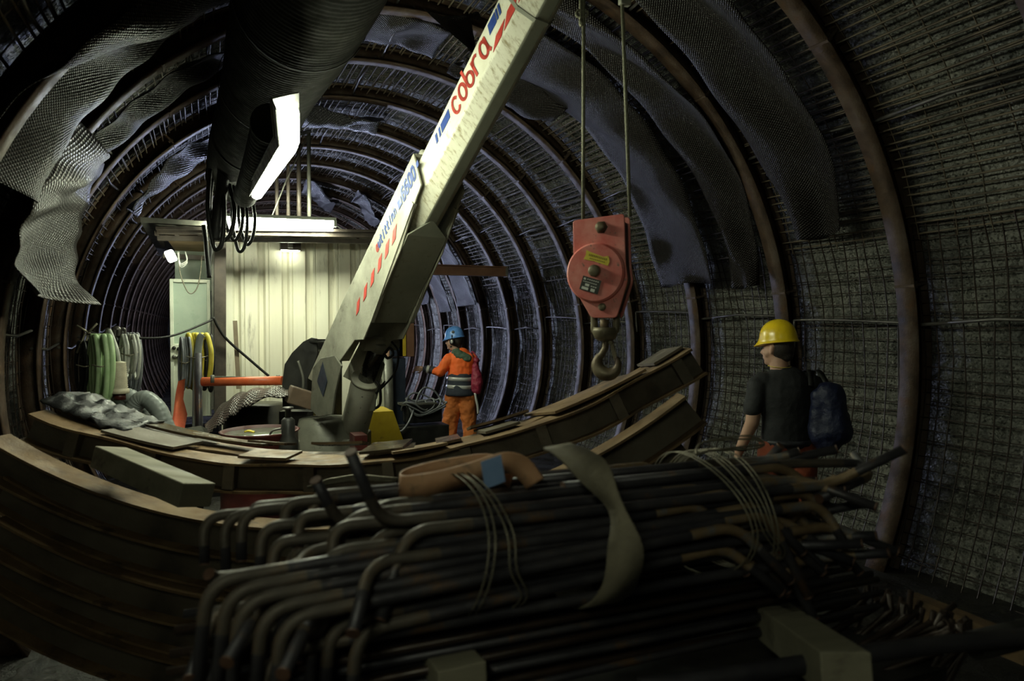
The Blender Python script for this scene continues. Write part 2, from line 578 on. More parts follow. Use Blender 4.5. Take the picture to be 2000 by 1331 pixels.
# reinforcement between the arches --------------------------------
def lagging(seed, far):
    random.seed(seed)
    b = MB()
    t = 19.0
    n = 4 if not far else 3
    while t < 161:
        r = 3.185 + random.uniform(-.02, .025)
        y0, y1 = .035 + random.uniform(0, .05), DY - .035 - random.uniform(0, .05)
        dt = random.uniform(-.35, .35)
        if not (random.random() < .05):
            b.tube([cyl(t, y0, r + random.uniform(-.02, .01)), cyl(t + dt * .5, DY / 2, r), cyl(t + dt, y1, r + random.uniform(-.02, .01))], .0085, n, cap=False)
        if random.random() < .12:
            b.tube([cyl(t + .35, y0, r - .02), cyl(t + .3 + dt, y1 * random.uniform(.5, 1), r - .02)], .0085, n, cap=False)
        t += random.uniform(.95, 1.5) if not far else 1.7
    for j in range(5):
        y = .12 + .24 * j + random.uniform(-.03, .03)
        b.tube([cyl(18 + i * 3.55, y + random.uniform(-.012, .012), 3.20) for i in range(41)], .005, 3, cap=False)
    # the bars' hooked ends, gathered beside the arch
    if not far:
        for i in range(90):
            t = random.uniform(20, 160)
            b.tube([cyl(t, .03, 3.18), cyl(t, .08, 3.175), cyl(t + .4, .10, 3.15)], .006, 3, cap=False)
    me = b.build('steel_mesh_panel', M['lagging'])
    return me


def wiremesh(seed, a0, a1, far):
    random.seed(seed)
    b = MB()
    n = 4 if not far else 3
    stp = 1.75 if not far else 2.6
    t = a0
    while t <= a1:
        for off in ((0, .0), (.45, .012)) if not far and random.random() < .35 else ((0, 0),):
            b.tube([cyl(t + off[0] + random.uniform(-.12, .12), y, 3.215 + off[1] + .012 * math.sin(y * 5 + t)) for y in (.02, .3, .6, .9, DY - .02)], .0048, n, cap=False)
        t += stp
    y = .06
    while y < DY:
        ph = random.uniform(0, 6)
        b.tube([cyl(a0 + (a1 - a0) * i / 14, y + .008 * math.sin(i + ph), 3.205 + .012 * math.sin(i * .8 + ph)) for i in range(15)], .0048, n, cap=False)
        y += .1 if not far else .15
    return b.build('wire_mesh_panel', M['wire'])


def between(k):
    return 'between the %s and %s arches' % (ORD[k + 1], ORD[k + 2])


lag = [lagging(s, s > 2) for s in range(4)]
wr = [wiremesh(10 + s, -31, 20, s > 2) for s in range(4)]
wl = [wiremesh(20 + s, 160, 211, s > 1) for s in range(3)]
used = set()


def put(src, y):
    o = src if src.name not in used else src.copy()
    if src.name in used:
        COL.objects.link(o)
    used.add(src.name)
    used.add(o.name)
    o.location.y = y
    return o


for k in range(-1, 20):
    y = Y0 + DY * k
    far = k > 8
    tag(put(lag[3] if far else lag[k % 3], y), 'close-set longitudinal steel bars lining the vault ' + between(k), 'steel mesh', 'steel bar panels lining the vault')
    tag(put(wr[3] if far else wr[k % 3], y), 'square wire mesh on the right wall ' + between(k), 'wire mesh', 'wire mesh panels on the walls')
    tag(put(wl[2] if far else wl[k % 2], y), 'square wire mesh on the left wall ' + between(k), 'wire mesh', 'wire mesh panels on the walls')

random.seed(5)
rods = [(-30.6, 'low on the right wall'), (6.6, 'at head height on the right wall'), (35.5, 'high on the right side'), (66, 'across the right haunch'), (94, 'across the crown'), (144, 'high on the left side'), (176, 'at head height on the left wall')]
for k in range(-1, 12):
    for t, where in rods:
        tt = t + random.uniform(-2.5, 2.5) if k > 0 else t
        y0 = Y0 + DY * k
        q = MB()
        r = 3.13
        bend = (t == 6.6 and k % 2 == 0)
        pts = [cyl(tt, y0 - .03, r), cyl(tt + .5, y0 + .6, r - .01), cyl(tt - .3, y0 + DY - .02, r)]
        if bend:
            pts = spline([cyl(tt, y0, r), cyl(tt + .5, y0 + .6, r), cyl(tt + .6, y0 + DY - .16, r - .01), cyl(tt, y0 + DY - .1, r - .01), cyl(tt - 4, y0 + DY - .09, r - .01)], 4)
        q.tube(pts, .0125 if k > -1 else .014, 6)
        tag(q.build('spacer_rod', M['rod']), 'steel spacer rod %s %s' % (where, between(k)), 'spacer rod', 'spacer rods between the arches')


# ---------------------------------------------------------------- lamps, duct
def tubelamp(name, label, a, b_, w_, glowm, housing=True, up=(0, 0, 1), shade_tray=False):
    a, b_ = Vector(a), Vector(b_)
    t = thing(name, label, 'lamp', (a + b_) / 2, 'lit lamps of the tunnel')
    d = (b_ - a).normalized()
    q = MB()
    q.tube([a, a + d * .02, b_ - d * .02, b_], w_ / 2, 8, rf=lambda u: 1 if 0 < u < 1 else .8)
    q.build('lit_tube', glowm, t)
    if shade_tray:                                  # folded sheet added above the tube to shade the duct, open downwards and to the right
        q = MB()
        u = Vector((-.35, 0, .94))
        q.beam(a - d * .02 + u * (w_ * .60), b_ + d * .02 + u * (w_ * .60), w_ * 1.5, .006, up=u)
        q.beam(a - d * .02 + Vector((-w_ * .72, 0, .01)), b_ + d * .02 + Vector((-w_ * .72, 0, .01)), .006, w_ * .7, up=u)
        q.build('housing', M['darkmetal'], t)  # here the added sheet that keeps light off the duct
    if housing:
        q = MB()
        u = Vector(up)
        q.beam(a - d * .03 + u * (w_ * .62), b_ + d * .03 + u * (w_ * .62), w_ * .95, w_ * .35)
        for e in (a - d * .02, b_ + d * .02):
            q.beam(e - u * w_ * .2, e + u * w_ * .5, w_ * .9, .03, up=d)
        q.build('housing', M['lampbody'], t)
    return t


LN = [at(564, 214, 2.9), at(567, 280, 3.28), at(501, 380, 5.2)]
tubelamp('tube_lamp', 'short bright tube lamp at the near end, just below the duct', LN[0], LN[1], .086, M['tube_near'], False, shade_tray=True)
tubelamp('tube_lamp', 'long bright tube lamp slanting down the right side of the duct', LN[1] + Vector((0, .03, 0)), LN[2], .086, M['tube_near'], False, shade_tray=True)
tubelamp('tube_lamp', 'long horizontal tube lamp above the front of the cabin roof', aty(412, 431, 7.25), aty(650, 440, 7.25), .095, M['tube_front'])
tubelamp('bulkhead_lamp', 'small tilted lamp under the left end of the cabin canopy', aty(328, 490, 7.3), aty(339, 511, 7.3), .085, M['tube_small'], False)
q = tubelamp('wall_lamp', 'small lamp shining down the corrugated cabin front', aty(549, 489, 7.86), aty(585, 490, 7.86), .03, M['tube_small'], False)
b = MB()
b.box(aty(567, 475, 7.89), (.22, .10, .17))
b.build('bracket', M['darkframe'], q)
b = MB()
b.box(aty(567, 466, 7.82), (.05, .03, .22))
b.build('strap', M['greyframe'], q)
tubelamp('tube_lamp', 'cool white tube lamp hung behind the cabin', (.7, 11.2, 2.92), (1.5, 11.2, 2.92), .09, M['tube_cool'])
tubelamp('tube_lamp', 'cool white tube lamp standing upright far behind the cabin', (2.6, 15.2, .9), (2.6, 15.2, 2.6), .09, M['tube_cool2'], False)
tubelamp('tube_lamp', 'tube lamp on the left wall beside the photographer', (-.72, -.9, 2.72), (-.72, .4, 2.72), .105, M['tube_back'])

# ventilation duct
t = thing('ventilation_duct', 'large dark ribbed ventilation duct hanging from the vault', 'duct', (.45, 4.5, 3.5))
pts = [Vector((.56, 1.2 + i * .01, 3.53 - .05 * math.sin(i / 120) ** 2)) for i in range(0, 702)]
for i, p in enumerate(pts):
    p.x = .56 - .026 * (p.y - 1.2)
q = MB()
rings = []
for i, p in enumerate(pts):
    r = .325 + .0022 * math.cos(i * 2 * PI / 4.0) + .012 * math.sin(p.y * 2.1)
    rings.append([p + Vector((r * math.cos(2 * PI * k / 40) * 1.0, 0, r * math.sin(2 * PI * k / 40) * (.97 + .05 * math.sin(p.y * 1.3)))) for k in range(40)])
q.loft(rings, cap=True)
q.build('duct_hose', M['duct'], t)
for y in (2.3, 3.6, 4.9, 6.2, 7.5):
    q = MB()
    c = Vector((.56 - .026 * (y - 1.2), y, 3.5))
    q.ribbon([c + Vector((.345 * math.cos(a), 0, .345 * math.sin(a))) for a in [2 * PI * i / 36 for i in range(37)]], (0, 1, 0), .03, .003)
    q.tube([c + Vector((0, 0, .34)), c + Vector((0, 0, 1.0))], .004, 5)
    q.build('hanger', M['duct'], t)
t = thing('flexible_tube', 'dark flexible tube under the duct, left of the slanting lamp', 'tube', (.45, 5.8, 3.12))
q = MB()
P0, P1 = at(528, 236, 3.7), at(478, 385, 5.8)
pts = [P0.lerp(P1, i / 200) + Vector((0, 0, -.03 * math.sin(PI * i / 200))) for i in range(201)]
q.tube(pts, .095, 20, rf=lambda u: 1 + .02 * math.cos(u * 200 * 2 * PI / 6))
q.build('hose', M['duct'], t)
q = MB()
q.tube([P0 + Vector((0, -.02, -.02)), P0 + Vector((0, .05, -.01))], .108, 20)
q.build('end_collar', M['duct'], t)

# cables looping down from the duct end
random.seed(3)
for i, (x, y0, y1, wd, lab) in enumerate([(424, 330, 488, 14, 'leftmost'), (436, 350, 470, 22, 'second from the left'), (458, 370, 470, 16, 'middle'), (470, 360, 492, 13, 'second from the right'), (484, 372, 478, 14, 'rightmost')]):
    d = 6.15 + .05 * i
    q = MB()
    L_ = [at(x - wd, y0, d), at(x - wd - 4, (y0 + y1) / 2, d), at(x - wd * .6, y1 - 12, d), at(x, y1, d), at(x + wd * .7, y1 - 16, d), at(x + wd, (y0 + y1) / 2, d), at(x + wd * .5, y0 + 10, d)]
    q.tube(spline(L_, 6), .021 if i < 2 else .016, 8)
    tag(q.build('cable_loop', M['rubber']), 'black cable hanging in a loop below the duct, %s of five' % lab, 'cable', 'cable loops at the duct end')
q = MB()
q.tube(spline([at(440, 300, 6.1), at(434, 360, 6.15), at(425, 420, 6.2), at(420, 470, 6.2)], 6), .055, 10)
tag(q.build('cable_bundle', M['rubber']), 'thick black cable bundle dropping from the duct past the long lamp', 'cable')
for i, (x, y0, y1, r) in enumerate([(540, 330, 428, .020), (562, 300, 428, .020), (583, 290, 428, .024), (603, 258, 430, .022)]):
    q = MB()
    q.tube([aty(x, y0 - 40 * (i < 3), 7.7), aty(x + 1, y1 + 12, 7.7)], r, 6)
    tag(q.build('hanging_rod', M['darkframe'] if i < 3 else M['greyframe']), 'thin dark hanger rod above the cabin roof, %s from the left' % ORD[i], 'rod', 'hanger rods above the cabin')
q = MB()
q.beam(aty(586, 262, 7.2), aty(606, 256, 7.7), .03, .03)
q.tube([aty(602, 262, 7.65), aty(560, 350, 7.6), aty(530, 425, 7.6)], .008, 5)
tag(q.build('lamp_bracket', M['greyframe']), 'small steel bracket with a stay wire beside the slanting lamp', 'bracket')

# ---------------------------------------------------------------- cabin
YC = 8.0
t = thing('site_cabin', 'cream corrugated steel cabin standing across the tunnel behind the crane', 'cabin', (1.2, YC, .4))
zb, zt = .45, 2.84
q = MB()
x = .24
prof = []
while x < 2.12:
    prof += [(x, 0), (x + .085, 0), (x + .108, .048), (x + .15, .048), (x + .173, 0), (x + .20, 0), (x + .206, .012), (x + .214, 0)]
    x += .262
prof = [p for p in prof if p[0] <= 2.13]
q.loft([[Vector((px_, YC + d, zb)) for px_, d in prof], [Vector((px_, YC + d, zt)) for px_, d in prof]], closed=False, smooth=False)
q.build('front_panel', M['cream'], t)
q = MB()
q.box((2.135, YC + 1.5, (zb + zt) / 2), (.04, 3, zt - zb))
q.box((1.2, YC + 3.0, (zb + zt) / 2), (1.9, .04, zt - zb))
q.box((.22, YC + 1.5, (zb + zt) / 2), (.04, 3, zt - zb))
q.build('side_panel', M['cream'], t)
q = MB()
q.box((.85, YC + 1.2, zt + .02), (2.75, 3.6, .05))
q.build('roof', M['greyframe'], t)
q = MB()
a_, b_ = aty(306, 452, 7.4), aty(752, 461, 7.4)
q.beam(a_, b_, .06, .05)
q.beam(a_ + Vector((0, .1, -.055)), b_ + Vector((0, .1, -.055)), .06, .05)
q.beam(aty(304, 446, 7.35), aty(752, 452, 7.35), .03, .03)
q.build('canopy_beam', M['darkframe'], t)
q = MB()
for xx in (306, 345, 390):
    q.beam(aty(xx, 455, 7.4), aty(xx + 14, 480, 8.3), .04, .04)
q.beam(aty(318, 500, 7.9), aty(415, 505, 7.9), .05, .05)
q.build('canopy_frame', M['darkframe'], t)
q = MB()
q.add([aty(322, 462, 7.5), aty(415, 464, 7.5), aty(418, 497, 8.3), aty(345, 494, 8.3)] + [p + Vector((0, 0, .02)) for p in (aty(322, 462, 7.5), aty(415, 464, 7.5), aty(418, 497, 8.3), aty(345, 494, 8.3))], [(0, 1, 2, 3), (7, 6, 5, 4), (0, 4, 5, 1), (1, 5, 6, 2), (2, 6, 7, 3), (3, 7, 4, 0)], False)
q.build('canopy_board', mat('canopy_wood', [(.22, .15, .08), (.32, .23, .13)], (.5, .7), scale=5, stretch=(.3, 3, 1)), t)
q = MB()
pa, pb = aty(430, 465, 7.75), aty(430, 810, 7.75)
q.beam(pa, pb, .115, .10, up=(0, 1, 0))
q.build('corner_post', M['darkframe'], t)
q = MB()
pa, pb = aty(416, 465, 7.78), aty(416, 800, 7.78)
q.beam(pa, pb, .03, .04, up=(0, 1, 0))
q.build('edge_strip', M['greyframe'], t)
q = MB()
a_, b_ = aty(345, 470, 8.2), aty(414, 560, 8.2)
q.box((a_ + b_) / 2, (abs(b_.x - a_.x) + .04, .03, abs(a_.z - b_.z) + .1))
q.build('upper_panel', M['doorgreen'], t)
q = MB()
q.box((1.0, YC + .9, .22), (2.5, 2.6, .44))
q.build('plinth', M['darkmetal'], t)

t = thing('door_panel', 'pale green glazed door panel in a white frame left of the cabin', 'door', aty(372, 812, 7.9))
a_, b_ = aty(331, 545, 7.9), aty(412, 812, 7.9)
xa, xb, za, zb_ = a_.x, aty(412, 690, 7.9).x, a_.z, b_.z
q = MB()
fr = .035
q.box((xa + fr / 2, 7.9, (za + zb_) / 2), (fr, .05, za - zb_))
q.box((xb - fr / 2, 7.9, (za + zb_) / 2), (fr, .05, za - zb_))
q.box(((xa + xb) / 2, 7.9, za - fr / 2), (xb - xa - 2 * fr, .05, fr))
zm = aty(372, 672, 7.9).z
q.box(((xa + xb) / 2, 7.9, zm - .07), (xb - xa - 2 * fr, .045, .14))
bevel(q.build('door_frame', M['doorwhite'], t), .004)
q = MB()
q.box(((xa + xb) / 2, 7.905, (za - fr + zm) / 2), (xb - xa - 2 * fr, .02, za - fr - zm))
q.build('pane', M['doorgreen'], t)
q = MB()
q.box(((xa + xb) / 2, 7.905, (zm - .14 + zb_) / 2), (xb - xa - 2 * fr, .02, zm - .14 - zb_))
q.build('lower_panel', M['doorwhite'], t)
for xx, yy in ((340, 680), (349, 682), (340, 697), (350, 697)):
    q = MB()
    c = aty(xx, yy, 7.87)
    q.lathe([(.002, -.012), (.02, -.012), (.02, .012), (.002, .012)], c, 12, Matrix(((1, 0, 0), (0, 0, 1), (0, 1, 0))))
    q.build('socket', M['darkmetal'] if yy < 690 else M['greyframe'], t)
q = MB()
q.beam(aty(459, 627, 7.75), aty(466, 760, 7.65), .045, .02, up=(0, 1, 0))
tag(q.build('leaning_stick', mat('brown_stick', [(.10, .075, .045), (.16, .12, .075)], (.6, .8))), 'thin brown stick leaning against the corrugated cabin front', 'stick')
q = MB()
q.tube(spline([aty(350, 500, 7.7), aty(352, 535, 7.7), aty(368, 572, 7.7), aty(384, 565, 7.7), aty(392, 530, 7.7), aty(394, 500, 7.7)], 6), .006, 5)
tag(q.build('thin_wire', M['tiewire']), 'thin wire sagging in front of the pale green panel', 'wire')
q = MB()
for k in range(3):
    q.tube(spline([aty(349 - k, 492, 7.6), aty(352, 515 + k * 3, 7.6), aty(365, 508 + k * 3, 7.6), aty(362, 492, 7.6)], 6), .006, 5)
tag(q.build('wire_coil', M['hosewhite']), 'small coil of white wire below the canopy lamp', 'wire')
q = MB()
q.tube(spline([aty(398, 440, 7.1), aty(402, 470, 7.1), aty(404, 500, 7.1), aty(409, 543, 7.1)], 6), .022, 8)
q.tube(spline([aty(410, 440, 7.3), aty(413, 480, 7.3), aty(408, 520, 7.3), aty(409, 540, 7.3)], 6), .018, 8)
tag(q.build('hanging_cable', M['rubber']), 'black cable with plug hanging beside the post in front of the canopy', 'cable')
q = MB()
q.tube(spline([aty(655, 440, 7.5), aty(680, 455, 7.5), aty(720, 477, 7.6), aty(745, 485, 7.6)], 6), .008, 5)
tag(q.build('lamp_wire', M['rubber']), 'thin black wire running from the long lamp towards the boom', 'wire')
q = MB()
q.tube(spline([aty(170, 648, 7.1), aty(215, 657, 7.1), aty(300, 661, 7.15), aty(350, 652, 7.3), aty(415, 625, 7.6)], 8), .012, 6)
tag(q.build('slack_cable', M['rubber']), 'black cable strung from the left wall to the cabin post', 'cable')
q = MB()
q.tube(spline([aty(416, 620, 7.6), aty(440, 660, 7.65), aty(490, 705, 7.7), aty(525, 735, 7.7)], 8), .015, 6)
tag(q.build('slack_cable', M['rubber']), 'black cable dropping from the cabin post across the corrugated front', 'cable')


# hanging hose coils ------------------------------------------
def coil(name, label, m, x0, x1, ytop, ybot, y, r, n, seed, squash=1.0, cat='hose'):
    random.seed(seed)
    t = thing(name, label, cat, aty((x0 + x1) / 2, ytop, y), 'hose coils hung on the cable')
    q = MB()
    for i in range(n):
        u = (i + .5) / n
        xc = x0 + (x1 - x0) * u + random.uniform(-1.5, 1.5)
        w_ = (x1 - x0) * .20 * squash
        yy = y + random.uniform(-.08, .08)
        yb = ybot + random.uniform(-14, 6)
        pts = [aty(xc - w_ * .3, ytop + 6, yy), aty(xc, ytop, yy - .03), aty(xc + w_ * .4, ytop + 8, yy - .06), aty(xc + w_, (ytop * 2 + yb) / 3, yy - .1), aty(xc + w_ * .9, (ytop + yb * 2) / 3, yy - .1), aty(xc + w_ * .3, yb - 5, yy - .06), aty(xc - w_ * .4, yb - 4, yy), aty(xc - w_, (ytop + yb * 2) / 3, yy + .04), aty(xc - w_, (ytop * 2 + yb) / 3, yy + .04)]
        q.tube(spline(pts, 5, closed=True), r, 8, cap=False)
    q.build('hose_turns', m, t)
    q = MB()
    zz = ytop + (ybot - ytop) * .42
    q.tube(spline([aty(x0 - 1, zz, y - .13), aty((x0 + x1) / 2, zz + 4, y - .2), aty(x1 + 2, zz - 2, y - .13)], 5), .006, 5)
    q.build('tie', M['tiewire'], t)
    return t


coil('hose_coil', 'pale green hose coil hanging at the left of the slack cable', M['hosegreen'], 180, 214, 657, 790, 6.8, .024, 7, 1)
coil('hose_coil', 'black and brown cable coil left of the pale green hose', M['rubber'], 150, 182, 668, 775, 7.0, .012, 6, 2)
coil('hose_coil', 'dark grey cable coil just right of the pale green hose', M['rubber'], 216, 240, 650, 715, 7.1, .018, 5, 3)
coil('hose_coil', 'grey-white hose coil right of the cream plug', M['hosewhite'], 238, 268, 655, 740, 7.0, .013, 6, 4)
coil('hose_coil', 'dark hose coil behind the grey-white one', M['hosegrey'], 232, 272, 652, 765, 7.3, .014, 6, 14)
coil('hose_coil', 'yellow hose coil hanging in front of the pale door', M['hoseyellow'], 364, 408, 654, 755, 7.25, .024, 5, 5)
coil('hose_coil', 'black hose coil beside the cabin post', M['rubber'], 392, 414, 656, 762, 7.35, .020, 4, 6)
coil('hose_coil', 'thin grey-green hose coil at the left of the yellow one', M['hosegrey'], 352, 372, 660, 770, 7.3, .012, 4, 7)
q = MB()
q.tube(spline([aty(396, 654, 7.1), aty(390, 665, 7.1), aty(384, 720, 7.1), aty(383, 780, 7.1), aty(382, 840, 7.1)], 8), .033, 12)
tag(q.build('grey_hose', M['pipegrey']), 'grey hose hanging straight down in front of the yellow coil', 'hose')
random.seed(9)
t = thing('cable_plug', 'large cream ribbed plug on a cable beside the pale green hose', 'plug', aty(233, 735, 6.7))
q = MB()
c = aty(233, 735, 6.7)
prof = []
for i in range(14):
    r = .058 + .012 * (i / 13)
    prof += [(r, .12 - i * .0165), (r - .009, .12 - i * .0165 - .008)]
q.lathe([(.02, .13)] + prof + [(.075, -.115), (.078, -.15), (.07, -.155), (.02, -.155)], c, 20)
q.build('ribbed_body', M['plug'], t)
q = MB()
q.lathe([(.01, -.155), (.05, -.155), (.05, -.21), (.01, -.21)], c, 16)
q.build('socket_end', M['maroon'], t)
q = MB()
q.tube(spline([c + Vector((0, 0, .12)), c + Vector((-.02, 0, .25)), c + Vector((-.08, .1, .4)), aty(213, 662, 6.9)], 6), .017, 8)
q.build('cable', M['hosewhite'], t)
for i, (x, yy) in enumerate(((212, 646), (228, 645), (240, 645))):
    q = MB()
    q.tube(spline([aty(x - 4, yy + 14, 7.0), aty(x - 4, yy, 7.0), aty(x, yy - 3, 7.0), aty(x + 4, yy, 7.0), aty(x + 4, yy + 12, 7.0)], 5), .012 if i != 1 else .025, 7)
    tag(q.build('shackle', M['rod']), 'steel shackle over the slack cable, %s from the left' % ORD[i], 'shackle', 'shackles on the slack cable')
q = MB()
for s_ in ((150, 636, 176, 652), (190, 632, 170, 652), (176, 652, 192, 660), (168, 650, 150, 690), (172, 655, 158, 700)):
    q.tube([aty(s_[0], s_[1], 7.0), aty(s_[2], s_[3], 7.0)], .010, 6)
tag(q.build('knotted_rope', M['tiewire']), 'knotted light rope at the left end of the slack cable', 'rope')
for i, (cx_, cy_, w_, h_, rr) in enumerate(((252, 830, 26, 66, .072), (285, 840, 30, 72, .075))):
    q = MB()
    d = 6.0 - .12 * i
    pts = [at(cx_ - w_, cy_ + 25, d), at(cx_ - w_, cy_ - 20, d), at(cx_ - w_ * .6, cy_ - h_ * .72, d), at(cx_, cy_ - h_ * .84, d), at(cx_ + w_ * .8, cy_ - h_ * .55, d), at(cx_ + w_ * 1.3, cy_ - 5, d), at(cx_ + w_ * 1.7, cy_ + 25, d)]
    pts = spline(pts, 16)
    n_ = len(pts)
    q.tube(pts, rr, 14, rf=lambda u, n_=n_: 1 + .02 * math.cos(u * n_ * 1.6))
    tag(q.build('corrugated_pipe', M['pipegrey']), ['thick grey corrugated pipe loop, the left one of two', 'thick grey corrugated pipe loop, the right one of two'][i], 'pipe', 'grey pipe loops behind the stack')
q = MB()
q.add([aty(348, 745, 6.9), aty(362, 740, 6.9), aty(358, 780, 6.85), aty(366, 810, 6.85), aty(360, 842, 6.8), aty(334, 845, 6.8), aty(340, 800, 6.88), aty(343, 770, 6.92)] + [aty(348, 745, 6.95), aty(362, 740, 6.95), aty(358, 780, 6.97), aty(366, 810, 6.95), aty(360, 842, 6.9), aty(334, 845, 6.9), aty(340, 800, 6.95), aty(343, 770, 6.97)], [tuple(range(8)), tuple(range(15, 7, -1))] + [(i, (i + 1) % 8, 8 + (i + 1) % 8, 8 + i) for i in range(8)])
tag(q.build('orange_rag', M['orangecloth']), 'orange-red cloth hanging low at the left of the pale door', 'cloth')
t = thing('support_pole', 'orange-red steel pole lying level in front of the cabin', 'pole', aty(394, 746, 7.0))
q = MB()
q.tube([aty(396, 746, 6.9), aty(552, 744, 6.5)], .043, 16)
q.build('pole_tube', M['redpole'], t)
q = MB()
q.beam(aty(413, 737, 6.85), aty(535, 738, 6.55), .03, .014)
for xx in (415, 543):
    q.tube([aty(xx, 733, 6.8), aty(xx, 748, 6.8)], .018, 8)
q.build('clamp_strip', M['greyframe'], t)
q = MB()
p_ = aty(388, 690, 7.0)
q.tube([p_, Vector((p_.x, p_.y, 0))], .03, 10)
tag(q.build('trestle_post', M['bluesteel']), 'dark steel post holding the left end of the orange-red pole', 'post')


# ---------------------------------------------------------------- hanging mesh sheets
def sheet(label, th0, th1, ya, yb, r0, seed, hang=0.0, m='sheet', nt_=60, ny=16, wave=.05, taper=0.0, curl=0.0, ylean=0.0, edge=.04):
    "a strip running round the vault from th0 (upper end) to th1 (free lower end), between ya and yb along the tunnel"
    rnd = random.Random(seed)
    ph = [rnd.uniform(0, 6.28) for _ in range(6)]
    vs, uvs, fs = [], [], []
    for i in range(nt_ + 1):
        u = i / nt_
        th = th0 + (th1 - th0) * u
        for j in range(ny + 1):
            v = j / ny
            y = ya + (yb - ya) * v
            y += ylean * u + edge * math.sin(u * 9 + ph[4]) * (1 - v) + edge * math.sin(u * 7 + ph[5]) * v
            y = y + (v - .5) * taper * u
            r = r0 - wave * (.5 + .5 * math.sin(u * 7 + ph[0] + v * 2.5)) * (.4 + .6 * math.sin(PI * v)) - wave * .6 * math.sin(v * 6 + ph[1] + u * 5) - .012 * math.sin(u * 31 + v * 9 + ph[2])
            p = cyl(th, y, r)
            p.x -= hang * u ** 4 * math.cos(math.radians(th))
            if curl:
                p.x -= curl * max(0, u - .86) * math.sin(v * 8 + ph[3]) * math.copysign(1, math.cos(math.radians(th)))
            vs.append(p)
            uvs.append((math.radians(th) * r0, y))
    me = bpy.data.meshes.new('mesh_sheet')
    for i in range(nt_):
        for j in range(ny):
            a = i * (ny + 1) + j
            fs.append((a, a + 1, a + ny + 2, a + ny + 1))
    me.from_pydata(vs, [], fs)
    uvl = me.uv_layers.new(name='UVMap')
    for p in me.polygons:
        p.use_smooth = True
        for li in p.loop_indices:
            uvl.data[li].uv = uvs[me.loops[li].vertex_index]
    me.materials.append(M[m])
    o = bpy.data.objects.new('mesh_sheet', me)
    COL.objects.link(o)
    so = o.modifiers.new('thick', 'SOLIDIFY')
    so.thickness = .006
    return tag(o, label, 'plastic sheet', 'dimpled sheets hung under the vault')


sheet('wide brown dimpled sheet hanging high on the right above the yellow-helmeted worker', 92, 20.5, 3.36, 4.26, 3.07, 1, hang=.12, wave=.09, taper=-.45, curl=.5, edge=.05)
sheet('brown dimpled sheet hanging right of the hook ropes and left of the yellow helmet', 84, 13.5, 4.46, 4.98, 3.06, 2, hang=.06, wave=.07, curl=.4, taper=-.12)
sheet('long dark dimpled sheet hanging just right of the red hook block', 78, 15, 5.18, 6.02, 3.02, 3, hang=.10, wave=.11, curl=.6, ylean=-.15)
sheet('dark dimpled sheet wrapped under the vault left of the hook ropes', 80, 58, 5.9, 6.5, 3.05, 4, wave=.1, edge=.08)
sheet('crumpled dimpled sheet lining the top left of the vault', 118, 158, 4.05, 5.10, 3.10, 5, wave=.16, edge=.07)
sheet('dimpled sheet hanging low at the left edge of the photo', 146, 170, 5.0, 6.65, 3.06, 6, hang=.26, wave=.10, curl=.5, edge=.06, taper=.3, m='sheetl')
sheet('flat dark dimpled sheet at the far upper left, beyond the first arch', 125, 154, 2.3, 3.1, 3.12, 7, wave=.03)
sheet('narrow dimpled strip under the second left arch, sloping up to the duct', 114, 147, 5.82, 6.30, 3.08, 8, wave=.06)
sheet('bluish shiny sheet strip high on the left behind the duct', 120, 147, 8.25, 8.95, 3.02, 9, wave=.08, m='sheetb')
sheet('dimpled sheet across the crown between duct and boom', 112, 84, 5.72, 6.42, 3.10, 10, wave=.05)
sheet('shiny dark sheet sagging at the crown just beyond the slanting lamp', 108, 84, 8.2, 8.8, 2.98, 11, wave=.1, m='sheetb')
sheet('pale sagging sheet over the cabin roof, the left one of two', 92, 76, 12.1, 13.2, 2.90, 12, wave=.12, m='sheetb', ylean=1.2)
sheet('pale sagging sheet over the cabin roof, the right one of two', 74, 58, 12.1, 12.9, 2.92, 13, wave=.12, m='sheetb', ylean=1.0)
for i, (k, th) in enumerate(((6.9, 14), (8.0, 12), (9.1, 16))):
    y = Y0 + DY * k
    sheet('glossy grey sheet hanging beside the blue helmet, %s from the right' % ORD[i], 55, th, y + .15, y + .95, 3.06, 20 + i, hang=.05, wave=.07, curl=.3, m='sheetb')
# a twisted piece hanging near the boom head
vs = []
q = MB()
rings = []
for i in range(25):
    u = i / 24
    c = at(885 + 55 * u, 30 + 95 * u * u, 5.6)
    a = u * 2.2
    wd = Vector((math.cos(a), math.sin(a) * .6, math.sin(a))) * (.26 - .1 * u)
    rings.append([c - wd, c - wd * .3 + Vector((0, .05, 0)), c + wd * .4 - Vector((0, .04, 0)), c + wd])
q.loft(rings, closed=False)
o = q.build('mesh_sheet', M['sheet'])
uvl = o.data.uv_layers.new(name='UVMap')
for p in o.data.polygons:
    for li in p.loop_indices:
        vi = o.data.loops[li].vertex_index
        uvl.data[li].uv = (vi // 4 * .03, vi % 4 * .15)
tag(o, 'twisted flap of dimpled sheet hanging just left of the boom top', 'plastic sheet', 'dimpled sheets hung under the vault')

# ---------------------------------------------------------------- crane
BA, BB = at(651.7, 745, 5.631), at(1059.5, -30, 3.404)
BT = (BB - BA).normalized()
BS = BT.cross(Vector((0, 0, 1))).normalized()
BV = BS.cross(BT)
BL = (BB - BA).length
if BV.z < 0:
    BV = -BV
if BS.dot(CAM - BA) < 0:
    BS = -BS
BR = Matrix((BT, BV, BS)).transposed()     # local x along the boom, y up, z out of the lettered side


def bp(u, v, s_):
    return BA + BT * u + BV * v + BS * s_


def on_side(px, py, s_):
    d = at(px, py, 1) - CAM
    k = (BA + BS * s_ - CAM).dot(BS) / d.dot(BS)
    p = CAM + d * k - BA
    return p.dot(BT), p.dot(BV)


